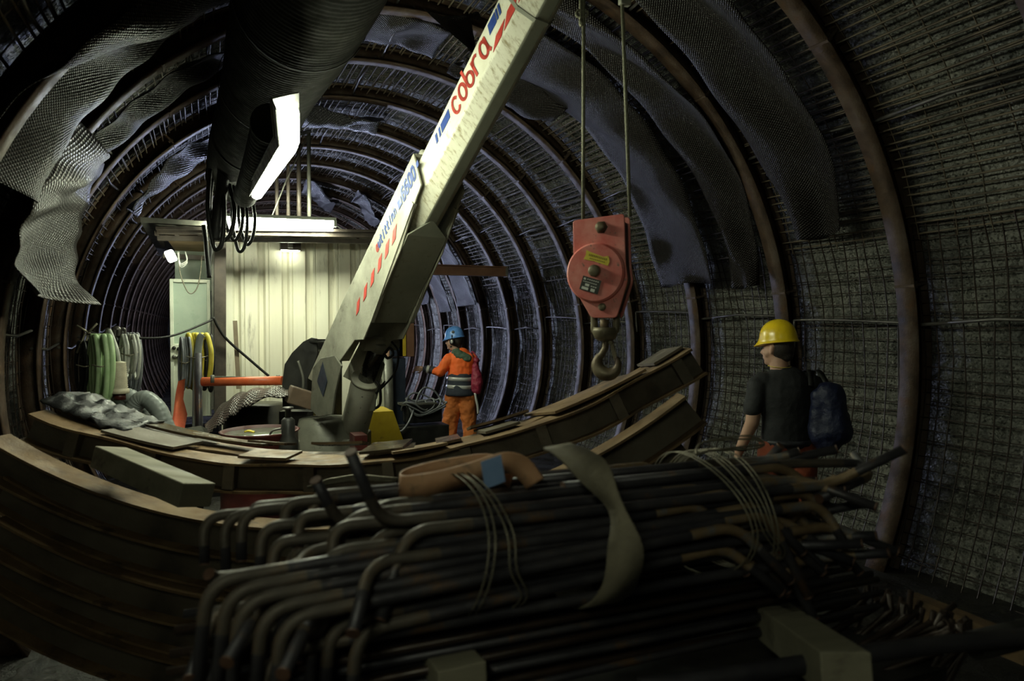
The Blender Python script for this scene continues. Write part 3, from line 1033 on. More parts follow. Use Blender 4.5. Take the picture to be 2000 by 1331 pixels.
crane = thing('crane', 'dirty white telescopic crane with red and blue lettering on its boom', 'crane', (1.05, 5.8, 0))
W, H, cw, ch = .24, .281, .077, .075


def boom_rings(u0, u1, W, H, cw, ch, n=2):
    sec = [(W / 2, H / 2 - .02), (W / 2, -(H / 2 - ch)), (W / 2 - cw, -H / 2), (-(W / 2 - cw), -H / 2), (-W / 2, -(H / 2 - ch)), (-W / 2, H / 2 - .02), (-W / 2 + .02, H / 2), (W / 2 - .02, H / 2)]
    return sec


sec = boom_rings(0, 0, W, H, cw, ch)
U0 = 1.0
U1 = BL + .75
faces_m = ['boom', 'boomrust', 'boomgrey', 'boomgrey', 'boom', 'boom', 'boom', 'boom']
# the telescoping section: one mesh, three colours by face, shade painted into the grey underside
q = MB()
nseg = 24
for i in range(nseg + 1):
    u = U0 + (U1 - U0) * i / nseg
    for s_, v in sec:
        q.v.append(bp(u, v, s_))
mi = []
for i in range(nseg):
    for j in range(8):
        k = (j + 1) % 8
        q.f.append([i * 8 + j, i * 8 + k, (i + 1) * 8 + k, (i + 1) * 8 + j])
        q.sm.append(False)
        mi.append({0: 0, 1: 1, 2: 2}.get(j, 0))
q.f.append([nseg * 8 + j for j in range(8)])
q.sm.append(False)
mi.append(0)
q.f.append([j for j in range(8)])
q.sm.append(False)
mi.append(0)
ext = q.build('boom_extension', M['boom'], crane)
ext.data.materials.append(M['boomrust'])
ext.data.materials.append(M['boomgrey'])
ext.data.polygons.foreach_set('material_index', mi)
bevel(ext, .01, 3)
# a collar near the head
q = MB()
for s_, v, a_, b2 in ((W / 2 + .004, 0, .05, H * .9), ):
    pass
ub = on_side(1040, 40, W / 2 - cw)[0]
q.loft([[bp(ub + du, v * 1.035, s_ * 1.035) for s_, v in sec] for du in (0, .02)], smooth=False)
q.build('weld_collar', M['boomgrey'], ext)
# boom head, sheaves
hd = U1
q = MB()
for s_ in (-.10, .10):
    q.prism([(hd - .15, -.14), (hd + .26, -.20), (hd + .34, -.05), (hd + .28, .13), (hd - .15, .14)], .02, BR, BA + BS * s_)
q.build('boom_head', M['boom'], crane)
for v0 in (-.08, .05):
    q = MB()
    q.lathe([(.02, -.03), (.11, -.03), (.085, 0), (.11, .03), (.02, .03)], bp(hd + .2, v0, 0), 24, BR)
    q.build('sheave', M['brasssteel'], crane)


# outer section: U-shaped, open below near its mouth
def plate(u0v, s_, th, name, m, parent):
    q = MB()
    q.prism(u0v, th, BR, BA + BS * s_)
    return bevel(q.build(name, M[m], parent), .004)


OW = .150
side = [on_side(x, y, OW) for x, y in ((812, 310), (820, 380), (783, 490), (726, 628), (710, 664), (640, 790), (622, 800), (652, 700), (676, 603), (705, 538), (730, 490), (765, 410), (798, 345))]
vt = .165
side = [on_side(818, 318, OW), on_side(824, 362, OW), on_side(815, 385, OW), on_side(783, 490, OW), on_side(726, 628, OW), on_side(711, 664, OW)]
vlow = [p[1] for p in side]
ulo = on_side(650, 745, OW)[0]
poly = [(side[0][0], vt), (side[1][0], side[1][1]), side[2], side[3], side[4], side[5], (side[5][0] - .12, side[5][1] + .09), (on_side(640, 790, OW)[0], -.10), (on_side(620, 800, OW)[0], vt - .03), (on_side(676, 603, OW)[0], vt)]
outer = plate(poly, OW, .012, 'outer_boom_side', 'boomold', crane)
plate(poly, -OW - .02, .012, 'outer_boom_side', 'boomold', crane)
q = MB()
q.box(bp((side[0][0] + poly[7][0]) / 2, vt - .006, -.01), (side[0][0] - poly[7][0], .012, OW * 2), BR)
q.build('outer_boom_top', M['boomold'], crane)
ug0, ug1 = on_side(726, 628, OW)[0] - .03, on_side(800, 470, OW)[0]
q = MB()
vl = side[4][1] + .012
q.add([bp(ug0, vl, OW - .006), bp(ug1, side[3][1] + .02, OW - .006), bp(ug1 + .12, side[3][1] + .05, 0), bp(ug1, side[3][1] + .02, -OW), bp(ug0, vl, -OW)] + [bp(ug0, vl + .012, OW - .006), bp(ug1, side[3][1] + .03, OW - .006), bp(ug1 + .12, side[3][1] + .06, 0), bp(ug1, side[3][1] + .03, -OW), bp(ug0, vl + .012, -OW)], [(0, 1, 2, 3, 4), (9, 8, 7, 6, 5), (0, 5, 6, 1), (1, 6, 7, 2), (2, 7, 8, 3), (3, 8, 9, 4), (4, 9, 5, 0)], False)
q.build('outer_boom_bottom', M['boomgrey'], crane)
q = MB()
v_ = side[3][1]
for s_ in (-OW - .02, OW):
    q.beam(bp(side[2][0] - .05, side[2][1] + .0, s_), bp(side[4][0], side[4][1], s_), .03, .03)
q.build('edge_flange', M['boomold'], crane)
# small winch bracket on top of the boom
q = MB()
u_, v_ = on_side(835, 285, 0)
q.beam(bp(u_ + .05, vt - .01, .03), bp(u_ - .34, vt + .09, .03), .05, .05)
q.lathe([(.01, -.04), (.035, -.04), (.035, .04), (.01, .04)], bp(u_, vt + .01, .05), 12, BR)
q.build('top_bracket', M['boomold'], crane)


# lettering -------------------------------------------------
def decal(name, polys, s_, m, parent, raise_=.0025):
    q = MB()
    for pp in polys:
        q.prism(pp, .002, BR, BA + BS * (s_ + raise_))
    return q.build(name, M[m], parent)


def stroke_poly(pts, wd):
    "thick polyline as quads in local boom coordinates"
    out = []
    for a, b2 in zip(pts, pts[1:]):
        d = Vector((b2[0] - a[0], b2[1] - a[1]))
        if d.length < 1e-6:
            continue
        n = Vector((-d.y, d.x)).normalized() * wd / 2
        e = d.normalized() * wd * .22
        a_ = Vector(a) - e
        b_ = Vector(b2) + e
        out.append([tuple(a_ - n), tuple(b_ - n), tuple(b_ + n), tuple(a_ + n)])
    return out


def arc(cx_, cy_, rx, ry, a0, a1, n=14):
    return [(cx_ + rx * math.cos(math.radians(a0 + (a1 - a0) * i / n)), cy_ + ry * math.sin(math.radians(a0 + (a1 - a0) * i / n))) for i in range(n + 1)]


uc0 = on_side(890, 222, W / 2)
uc1 = on_side(955, 78, W / 2)
LWD = (uc1[0] - uc0[0]) / 5.15


def glyph(strokes, u0, v0, sx, sy, shear, wd, s_, m, parent, nm='letter'):
    pol = []
    for st in strokes:
        pts = [(u0 + x * sx + y * sy * shear, v0 + y * sy) for x, y in st]
        pol += stroke_poly(pts, wd)
    return decal(nm, pol, s_, m, parent)


G = {
    'c': [arc(.5, .5, .38, .5, 40, 320)],
    'o': [arc(.5, .5, .38, .5, 0, 360, 20)],
    'b': [arc(.5, .42, .38, .42, 0, 360, 18), [(.12, .42), (.12, 1.45)]],
    'r': [[(.15, 0), (.15, 1.0)], arc(.55, .6, .38, .4, 165, 55, 8)],
    'a': [arc(.5, .5, .38, .5, 0, 360, 20), [(.88, 1.0), (.88, .15), (1.02, -.05)]],
    '6': [[(.75, 1.0), (.3, 1.0), (.12, .8), (.12, .2), (.3, 0), (.7, 0), (.88, .2), (.88, .42), (.7, .58), (.12, .58)]],
    '0': [[(.3, 0), (.12, .2), (.12, .8), (.3, 1.0), (.7, 1.0), (.88, .8), (.88, .2), (.7, 0), (.3, 0)]],
    'n': [[(.15, 0), (.15, 1)], [(.15, .85), (.6, 1.0), (.85, .8), (.85, 0)]],
    'u': [[(.15, 1), (.15, .2), (.4, 0), (.85, .15)], [(.85, 1), (.85, 0)]],
    't': [[(.4, 1.4), (.4, .1), (.8, 0)], [(.1, 1.0), (.8, 1.0)]],
    'i': [[(.5, 0), (.5, 1.0)], [(.5, 1.25), (.5, 1.4)]],
    'I': [[(.5, 0), (.5, 1.4)]],
    '#': [[(.2, .05), (.2, 1.0)], [(.5, .05), (.5, 1.0)], [(.8, .05), (.8, 1.0)], [(.2, .5), (.8, .5)]],
}
vb = (uc0[1] + uc1[1]) / 2 - .078
vmid = (-(H / 2 - ch) + H / 2) / 2
for i, chh in enumerate('cobra'):
    glyph(G[chh], uc0[0] + (i - .12) * LWD * 1.02, vmid - .058, LWD * .98, .105, .05, .021, W / 2, 'red', ext)
# blue and red flashes
for quad in ([(868, 222), (879, 205), (877, 243), (866, 262), ], ):
    pass


def para(px0, py0, px1, py1, v0, v1, sh=.02):
    a, _ = on_side(px0, py0, W / 2)
    b2, _ = on_side(px1, py1, W / 2)
    return [(a, v0), (b2, v0), (b2 + sh, v1), (a + sh, v1)]


vtop, vbt = .095, .035
decal('blue_flash', [para(863, 258, 878, 226, .030, .085), para(858, 266, 861, 261, .030, .085), para(851, 277, 854.5, 271, .030, .085)], W / 2, 'blue', ext)
decal('blue_flash', [para(953, 62, 965, 34, .040, .100), para(966, 31, 968.5, 26, .040, .100), para(970, 22, 973, 15, .040, .100)], W / 2, 'blue', ext)
decal('red_flash', [para(964, 103, 974, 60, -.058, -.012, .07), para(986, 62, 1000, 12, -.058, -.002, .08), para(1008, 0, 1016, -25, -.058, -.002, .08)], W / 2, 'red', ext)
# 6600 and the maker's line on the outer section
s6 = OW + .006
u60, u61 = on_side(793, 402, OW)[0], on_side(816, 343, OW)[0]
gw = (u61 - u60) / 4
for i, chh in enumerate('6600'):
    glyph(G[chh], u60 + i * gw, .022, gw * .84, .085, .25, .019, s6, 'blue', crane)
decal('blue_flash', [[(u61 + .03, .05), (u61 + .06, .05), (u61 + .07, .085), (u61 + .04, .085)]], s6, 'blue', crane)
ua = on_side(738, 505, OW)[0]
decal('blue_flash', [[(u60 - .075, .025), (u60 - .015, .025), (u60 + .0, .08), (u60 - .06, .08)]], s6, 'blue', crane)
word = 'autittinn'
gw2 = (u60 - .09 - ua) / (len(word) + 1)
for i, chh in enumerate(word):
    glyph(G[chh] if chh != 'a' else G['a'], ua + (i + .6) * gw2, .035, gw2 * .85, .044, .3, .013, s6, 'red' if i == 0 else 'blue', crane)
for i in range(6):
    x, y = 779 - i * 14.5, 482 + i * 27.5
    u_, v_ = on_side(x, y, OW)
    decal('red_flash', [[(u_ - .055, -.085), (u_ + .01, -.085), (u_ + .085, -.02), (u_ + .02, -.02)]], s6, 'red', crane)

# lift cylinder
ca, cb, cc = at(742, 672, 5.25), at(716, 742, 5.45), at(683, 872, 5.8)
q = MB()
q.tube([ca, cb + (cb - ca) * .5], .072, 24)
q.build('cylinder_rod', M['chrome'], crane)
q = MB()
dd = (cc - cb).normalized()
q.tube([cb, cb + dd * .001, cb + dd * .09, cb + dd * .091, cc + dd * .2], .122, 28, rf=lambda u: 1.0 if u < .5 else 1)
q2 = q.build('cylinder_barrel', mat('barrel_paint', [(.42, .41, .33), (.55, .54, .45)], (.35, .55), scale=5, second=((.06, .055, .045), 13, .62, .03)), crane)
q = MB()
q.tube([cb - dd * .012, cb + dd * .015], .128, 28)
q.build('barrel_cap', M['boom'], crane)
q = MB()
q.tube([ca - BS * .15, ca + BS * .15], .055, 16)
q.tube([ca + dd * .05, ca - dd * .03], .08, 18)
q.build('pivot_pin', M['boomold'], crane)
q = MB()
q.tube(spline([at(765, 668, 5.1), at(778, 690, 5.2), at(770, 730, 5.3), at(735, 768, 5.4), at(752, 745, 5.4)], 6), .009, 6)
q.tube(spline([at(735, 745, 5.3), at(742, 758, 5.3), at(742, 790, 5.4), at(728, 800, 5.5)], 6), .012, 6)
q.tube(spline([at(750, 690, 5.2), at(757, 700, 5.2), at(768, 692, 5.2), at(762, 680, 5.2), at(752, 690, 5.2)], 6), .011, 6)
q.build('hydraulic_hose', M['rubber'], crane)
# turret: two cheek plates and a post, base
tp = [(612, 720), (628, 700), (655, 695), (668, 715), (655, 770), (650, 810), (622, 815), (608, 800)]
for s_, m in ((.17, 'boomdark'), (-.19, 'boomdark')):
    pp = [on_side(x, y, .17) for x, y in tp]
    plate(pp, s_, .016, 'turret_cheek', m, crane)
pp = [on_side(x, y, .17) for x, y in ((633, 707), (642, 745), (634, 775), (622, 745))]
decal('blue_diamond', [pp], .18, 'bluebox', crane)
q = MB()
c0 = at(640, 840, 5.75)
q.lathe([(.30, -.75), (.30, -.05), (.26, 0), (.24, .1), (.05, .12)], (c0.x, c0.y, c0.z), 32)
q.build('turret_column', M['boomdark'], crane)
q = MB()
q.box((c0.x + .03, c0.y + .02, c0.z - .42), (.62, .55, .75), Matrix.Rotation(-.4, 3, 'Z'))
bevel(q.build('base_housing', M['boomdark'], crane), .02, 3)
q = MB()
q.box((c0.x + .1, c0.y + .25, .17), (1.5, 2.2, .34))
bevel(q.build('base_frame', M['darkmetal'], crane), .02)
q = MB()
q.box(at(700, 862, 5.3), (.10, .20, .12))
q.build('foot_lug', M['maroon'], crane)

# the dark open housing left of the turret
hs = thing('machine_housing', 'blackened open steel housing with curved side plate left of the crane', 'housing', at(600, 800, 6.1))
ax_, ay_ = Vector((math.cos(-.35), math.sin(-.35), 0)), Vector((math.sin(.35), math.cos(.35), 0))


def hp(px, py, d):
    return at(px, py, d)


q = MB()
out = [(552, 800), (551, 750), (556, 712), (570, 690), (592, 668), (608, 660), (618, 662), (620, 690), (612, 715), (600, 740), (597, 800)]
fr_ = [at(x, y, 6.0) for x, y in out]
bk_ = [p + Vector((.012, .02, 0)) for p in fr_]
n = len(fr_)
q.add(fr_ + bk_, [list(range(n))[::-1], list(range(n, 2 * n))] + [[i, (i + 1) % n, n + (i + 1) % n, n + i] for i in range(n)], False)
q.build('side_plate', M['darkmetal'], hs)
q = MB()
q.beam(at(612, 665, 6.0), at(668, 665, 6.4), .05, .02)
q.add([at(600, 668, 6.35), at(668, 668, 6.6), at(668, 830, 6.6), at(575, 830, 6.35)], [(0, 1, 2, 3)], False)
q.beam(at(618, 668, 5.95), at(665, 668, 6.2), .3, .015)
q.build('back_plate', M['darkmetal'], hs)
q = MB()
q.tube(spline([at(612, 678, 6.05), at(632, 690, 6.1), at(660, 690, 6.2)], 5), .022, 8)
q.tube([at(604, 734, 6.1), at(650, 733, 6.2)], .026, 8)
q.tube(spline([at(582, 705, 6.0), at(592, 740, 6.0), at(590, 780, 6.0)], 5), .014, 8)
q.build('cross_tubes', M['greyframe'], hs)
q = MB()
q.beam(at(560, 850, 6.25), at(625, 850, 6.25), .4, .5)
q.build('lower_body', M['darkmetal'], hs)
q = MB()
q.box(at(592, 778, 5.75), (.26, .2, .15), Matrix.Rotation(.35, 3, 'Y'))
tag(bevel(q.build('wooden_block', mat('brown_block', [(.07, .045, .028), (.13, .085, .055)], (.5, .7), scale=8)), .01), 'small brown block perched on the crane base beside the mesh cover', 'block')
# oil drum and lid
t = thing('oil_drum', 'dark red open drum with greenish water in front of the crane', 'drum', at(508, 850, 5.1))
c = at(508, 843, 5.15)
dh = c.z
q = MB()
q.lathe([(.02, -dh + .01), (.29, -dh + .01), (.29, -dh * .62), (.30, -dh * .6), (.29, -dh * .58), (.29, -dh * .3), (.30, -dh * .28), (.29, -dh * .26), (.285, -.01), (.30, .01), (.28, .012), (.275, -.03), (.02, -.031)], c, 36)
q.build('drum_shell', M['maroon'], t)
q = MB()
q.lathe([(.01, -.03), (.273, -.03), (.273, -.012), (.01, -.012)], c, 36)
q.build('liquid', M['oil'], t)
q = MB()
q.ribbon(spline([at(478, 844, 5.0), at(486, 842, 5.0), at(497, 845, 5.0)], 3), (0, 0, 1), .014, .02)
tag(q.build('yellow_scrap', M['stick_y']), 'small yellow scrap lying on the rim of the dark red drum', 'scrap')
t = thing('drum', 'dirty brown drum under the dimpled cover behind the dark red drum', 'drum', at(490, 800, 5.9))
c = at(498, 790, 6.3)
q = MB()
q.lathe([(.02, -c.z + .02), (.29, -c.z + .02), (.29, -c.z * .5), (.305, -c.z * .49), (.29, -c.z * .48), (.28, 0), (.02, .01)], c, 32)
q.build('drum_shell', mat('brown_drum', [(.02, .017, .009), (.04, .034, .016)], (.4, .6), scale=5), t)
# dimpled cover draped over it
vs, uvs, fs = [], [], []
NI, NJ = 34, 14
top = [(398, 838), (415, 812), (440, 785), (470, 768), (500, 762), (535, 760), (562, 766)]
bot = [(402, 850), (428, 832), (446, 815), (462, 806), (486, 790), (530, 775), (562, 775)]
tp3 = spline([at(x, y, 6.15) for x, y in top], 6)
bt3 = spline([at(x, y, 5.62) for x, y in bot], 6)
NI = len(tp3) - 1
for i in range(NI + 1):
    for j in range(NJ + 1):
        v = j / NJ
        p = tp3[i].lerp(bt3[i], v) + Vector((0, 0, .05 * math.sin(PI * v) + .012 * math.sin(i * .8 + v * 4)))
        vs.append(p)
        uvs.append((i * .035, v * .55))
for i in range(NI):
    for j in range(NJ):
        a = i * (NJ + 1) + j
        fs.append((a, a + 1, a + NJ + 2, a + NJ + 1))
me = bpy.data.meshes.new('mesh_cover')
me.from_pydata(vs, [], fs)
uvl = me.uv_layers.new(name='UVMap')
for p in me.polygons:
    p.use_smooth = True
    for li in p.loop_indices:
        uvl.data[li].uv = uvs[me.loops[li].vertex_index]
M['cover'] = sheet_mat('cover_sheet', (.16, .13, .115), (.01, .008, .007), .3, .06)
me.materials.append(M['cover'])
o = bpy.data.objects.new('mesh_cover', me)
COL.objects.link(o)
o.modifiers.new('thick', 'SOLIDIFY').thickness = .01
tag(o, 'shiny dimpled sheet draped over the brown drum below the orange-red pole', 'plastic sheet')
# hydraulic bottle jack beside it
t = thing('bottle_jack', 'small blackened bottle jack with a pump hose beside the dark red drum', 'jack', at(563, 865, 5.0))
c = at(563, 862, 5.0)
q = MB()
q.lathe([(.01, -.25), (.075, -.25), (.07, 0), (.05, .04), (.05, .16), (.03, .18), (.01, .18)], c, 18)
q.build('body', M['darkmetal'], t)
q = MB()
q.lathe([(.01, .18), (.022, .18), (.022, .24), (.04, .245), (.04, .26), (.01, .26)], c, 14)
q.tube(spline([c + Vector((-.06, 0, -.1)), c + Vector((-.13, 0, 0)), c + Vector((-.12, 0, .08)), c + Vector((-.05, 0, .1))], 5), .008, 6)
q.build('ram', M['rod'], t)
# grey angled plate behind the stack
q = MB()
q.add([at(325, 842, 5.4), at(392, 832, 5.2), at(405, 838, 5.1), at(412, 865, 4.95), at(340, 868, 5.2)] + [at(325, 842, 5.4) + Vector((0, .01, -.02)), at(392, 832, 5.2) + Vector((0, .01, -.02)), at(405, 838, 5.1) + Vector((0, .01, -.02)), at(412, 865, 4.95) + Vector((0, .01, -.3)), at(340, 868, 5.2) + Vector((0, .01, -.3))], [(0, 1, 2, 3, 4), (9, 8, 7, 6, 5), (0, 5, 6, 1), (1, 6, 7, 2), (2, 7, 8, 3), (3, 8, 9, 4), (4, 9, 5, 0)], False)
tag(q.build('sheet_metal', M['greyframe']), 'grey folded metal plate lying behind the left of the beam stack', 'metal plate')

# yellow base and cabinet right of the crane
q = MB()
c = at(733, 800, 6.6)
q.loft([[Vector((c.x + a * w_, c.y + b2 * .2, z)) for a, b2 in ((-1, -1), (1, -1), (1, 1), (-1, 1))] for w_, z in ((.34, c.z - .62), (.13, c.z))], smooth=False)
tag(q.build('yellow_stand', M['yellow']), 'yellow tapered steel stand right of the crane cylinder', 'stand')
q = MB()
q.box((c.x, c.y, .14), (.75, .6, .28))
tag(q.build('concrete_block', M['darkmetal']), 'dark block under the yellow tapered stand', 'block')
t = thing('electric_cabinet', 'yellow and blue electric cabinet beside the boom foot', 'cabinet', aty(775, 700, 7.1))
a_, b_ = aty(757, 632, 7.1), aty(797, 697, 7.1)
q = MB()
q.box(((a_.x + b_.x) / 2 + .04, 7.22, (a_.z + b_.z) / 2), (b_.x - a_.x + .06, .26, a_.z - b_.z))
bevel(q.build('cabinet_body', M['ironoxide'], t), .006)
q = MB()
q.box((b_.x - .07, 7.08, (a_.z + b_.z) / 2), (.075, .02, a_.z - b_.z - .02))
q.build('yellow_door', M['yellow'], t)
q = MB()
q.box((a_.x + .09, 7.08, (a_.z + b_.z) / 2), (.14, .02, a_.z - b_.z - .02))
q.build('blue_door', M['bluebox'], t)
q = MB()
c1, c2 = aty(762, 700, 7.15), aty(790, 860, 7.15)
q.box(((c1.x + c2.x) / 2, 7.22, c1.z / 2), (c2.x - c1.x, .24, c1.z))
q.build('lower_cabinet', M['bluebox'], t)
q = MB()
q.beam(aty(745, 658, 7.0), aty(743, 830, 7.0), .09, .03, up=(0, 1, 0))
tag(q.build('white_post', M['doorwhite']), 'white panel strip standing just behind the lift cylinder', 'panel')
q = MB()
a_ = aty(757, 700, 7.0)
q.tube([a_, Vector((a_.x + .02, a_.y, .3))], .055, 16)
tag(q.build('grey_pipe', M['greyframe']), 'grey upright pipe between the white strip and the blue cabinet', 'pipe')
# steel beam sticking out of the cabin towards the right wall
t = thing('steel_beam', 'brown steel beam reaching from behind the boom towards the right wall', 'beam', aty(900, 528, 8.0))
a_, b_ = aty(735, 524, 8.0), aty(988, 531, 8.0)
q = MB()
for dz, hh, ww in ((.06, .012, .1), (-.06, .012, .1), (0, .11, .01)):
    q.beam(a_ + Vector((0, 0, dz)), b_ + Vector((0, 0, dz)), ww, hh)
q.build('beam_body', M['ironoxide'], t)
q = MB()
q.box(b_, (.012, .11, .15))
q.build('end_plate', M['greyframe'], t)
# welding set on a box
q = MB()
c = aty(812, 835, 7.0)
q.box((c.x + .03, 7.1, .36), (.62, .5, .72))
tag(bevel(q.build('metal_crate', M['darkmetal']), .01), 'dark metal crate under the welding set', 'crate')
t = thing('welding_set', 'black welding set with a tangle of grey cable on top', 'welding set', (c.x, 7.1, .72))
q = MB()
c = aty(822, 806, 7.0)
q.box((c.x + .02, 7.08, c.z - .005), (.40, .34, .20))
bevel(q.build('case', M['rubber'], t), .015, 3)
q = MB()
q.box((c.x - .04, 7.08, c.z + .105), (.40, .34, .02))
q.build('lid', M['greyframe'], t)
random.seed(12)
for k in range(5):
    q = MB()
    cc_ = aty(808 + k * 8, 792 - k * 1.5, 7.0)
    pts = []
    for i in range(10):
        a = i / 10 * 2 * PI
        pts.append(cc_ + Vector(((.14 + .03 * k % .1) * math.cos(a) + random.uniform(-.02, .02), -.05 + .08 * math.sin(a), .05 * math.sin(a * 2 + k) + .03 * k * math.sin(a))))
    q.tube(spline(pts, 4, closed=True), .010, 6, cap=False)
    q.build('cable', M['hosegrey'], t)
q = MB()
q.tube(spline([aty(808, 800, 6.9), aty(800, 822, 6.8), aty(785, 842, 6.8), aty(765, 845, 6.8)], 6), .011, 6)
q.build('cable', M['hosegrey'], t)


# ---------------------------------------------------------------- hook block
HD = 3.05
HC = at(1176, 530, HD)
ha = math.radians(24)
FH = Vector((FW.x, FW.y, 0)).normalized()
HX = RT * math.cos(ha) - FH * math.sin(ha)
HN = -RT * math.sin(ha) - FH * math.cos(ha)
HR = Matrix((HX, Vector((0, 0, 1)), HN)).transposed()
PXM = FPX / HD


def hb(x, z, n=0):
    return HC + HX * x + Vector((0, 0, z)) + HN * n


hk = thing('hook_block', 'faded red crane hook block with yellow sticker and black plate, hanging on two ropes', 'hook block', HC)


def rounded(pts, r=.02, n=4):
    out = []
    m = len(pts)
    for i in range(m):
        p, a, c = Vector(pts[i]), Vector(pts[i - 1]), Vector(pts[(i + 1) % m])
        d1, d2 = (a - p).normalized(), (c - p).normalized()
        for k in range(n + 1):
            t = k / n
            q_ = (p + d1 * r) * (1 - t) ** 2 + p * 2 * t * (1 - t) + (p + d2 * r) * t * t
            out.append(tuple(q_))
    return out


outl = rounded([(-.125, .235), (.118, .250), (.125, .03), (.135, -.05), (.085, -.218), (-.035, -.218), (-.118, -.08), (-.132, 0), (-.122, .06)][::-1], .016)
for n_ in (.05, -.05):
    q = MB()
    q.prism(outl, .012, HR, HC + HN * n_)
    bevel(q.build('cheek_plate', M['blockred'], hk), .003)
q = MB()
q.prism([(x * .93, z * .9 - .0) for x, z in outl], .086, HR, HC)
q.build('core', M['darkmetal'], hk)
DC = (-.012, -.012)
q = MB()
q.lathe([(.01, .05), (.138, .05), (.136, .072), (.128, .082), (.01, .084)], hb(0, 0, 0) + HX * DC[0] + Vector((0, 0, DC[1])), 48, HR)
dsk = q.build('round_cover', M['blockred'], hk)
dsk.modifiers.new('edges', 'EDGE_SPLIT').split_angle = .5
for nm, x, z, r, h0, h1 in (('centre_bolt', -.008, -.005, .027, .08, .112), ('upper_bolt', .012, .195, .023, .05, .082), ('lower_bolt', .018, -.168, .018, .05, .068)):
    q = MB()
    q.lathe([(.002, h0), (r, h0), (r, h1 - .004), (r - .004, h1), (.002, h1)], hb(x, z), 16 if r > .02 else 14, HR)
    if nm == 'upper_bolt':
        q.lathe([(.002, h0), (.030, h0), (.030, h0 + .010), (.002, h0 + .010)], hb(x, z), 6, HR)
    q.build(nm, M['brasssteel'] if nm != 'upper_bolt' else M['hook'], hk)
ra = math.radians(-17)


def rotq(cx_, cz_, w_, h_, jag=0):
    pts = [(-w_ / 2, -h_ / 2), (w_ / 2, -h_ / 2), (w_ / 2, h_ / 2), (-w_ / 2, h_ / 2)]
    if jag:
        pts = [(-w_ / 2, -h_ / 2), (-.01, -h_ / 2 + .004), (w_ / 2, -h_ / 2), (w_ / 2 + .004, 0), (w_ / 2 - .01, h_ / 2 + .004), (w_ / 2 - .03, h_ / 2 - .006), (-w_ / 2 + .02, h_ / 2), (-w_ / 2, h_ / 2 + .004), (-w_ / 2 + .004, .004)]
    c_, s_ = math.cos(ra), math.sin(ra)
    return [(cx_ + x * c_ - z * s_, cz_ + x * s_ + z * c_) for x, z in pts]


q = MB()
q.prism(rotq(.0, .052, .118, .040, 1), .002, HR, HC + HN * .0855)
st = q.build('yellow_sticker', M['stick_y'], hk)
q = MB()
for i in range(11):
    x = -.038 + i * .0082
    q.prism(rotq(x * math.cos(ra) + .002, .058 + x * math.sin(ra), .004, .010), .001, HR, HC + HN * .0872)
for i in range(9):
    x = -.030 + i * .0085
    q.prism(rotq(x * math.cos(ra) - .002, .044 + x * math.sin(ra), .005, .005), .001, HR, HC + HN * .0872)
q.build('sticker_print', mat('sticker_print', [(.3, .22, .02), (.4, .3, .03)], (.5, .6)), st)
q = MB()
q.prism(rotq(-.03, -.068, .090, .064), .003, HR, HC + HN * .086)
pl = q.build('black_plate', M['plate_k'], hk)
q = MB()


def onpl(x, z, w_, h_):
    c_, s_ = math.cos(ra), math.sin(ra)
    q.prism(rotq(-.03 + x * c_ - z * s_, -.068 + x * s_ + z * c_, w_, h_), .001, HR, HC + HN * .0885)


onpl(-.033, .021, .010, .009)
for i in range(6):
    onpl(-.018 + i * .010, .022, .006, .004)
for i in range(7):
    onpl(-.034 + i * .010, .009, .007, .003)
onpl(-.014, -.004, .020, .011)
for i in range(3):
    onpl(.008 + i * .010, -.005, .007, .004)
onpl(-.020, -.021, .032, .012)
onpl(.018, -.021, .020, .014)
q.build('plate_print', M['plate_w'], pl)
# fork, swivel, hook
q = MB()
for x in (-.045, .06):
    q.tube(spline([hb(x + .008, -.20), hb(x + .008, -.24), hb(x * .95 + .008, -.275), hb(.008 + x * .5, -.30)], 4), .017, 10)
q.lathe([(.01, -.262), (.056, -.262), (.060, -.280), (.050, -.312), (.03, -.325), (.01, -.326)], hb(.016, 0), 20)
q.build('fork', M['brasssteel'], hk)
q = MB()
q.lathe([(.004, -.225), (.024, -.225), (.024, -.268), (.004, -.268)], hb(.012, 0), 6)
q.build('swivel_nut', M['barend'], hk)
q = MB()
hp_, hr_ = [], []
cx_, cz_, rr = .028, -.430, .050
path = [(.018, -.318), (.018, -.345), (.014, -.362)]
for i in range(19):
    a = math.radians(128 + i * 15.0)
    path.append((cx_ + rr * math.cos(a) * 1.0, cz_ + rr * math.sin(a)))
n_ = len(path)
pts = spline([hb(x, z) for x, z in path], 4)


def hookr(u):
    if u < .12:
        return .8
    return .8 + 1.0 * math.sin(PI * min(1, (u - .12) / .78)) ** 1.3 if u < .9 else .8 * (1 - (u - .9) * 5)


q.tube(pts, .0185, 14, rf=hookr)
q.build('hook', M['hook'], hk)
q = MB()
q.beam(hb(.045, -.335), hb(.068, -.415), .016, .008, up=HN)
q.tube([hb(.045, -.332, -.02), hb(.045, -.332, .02)], .009, 8)
q.build('safety_latch', M['brasssteel'], hk)
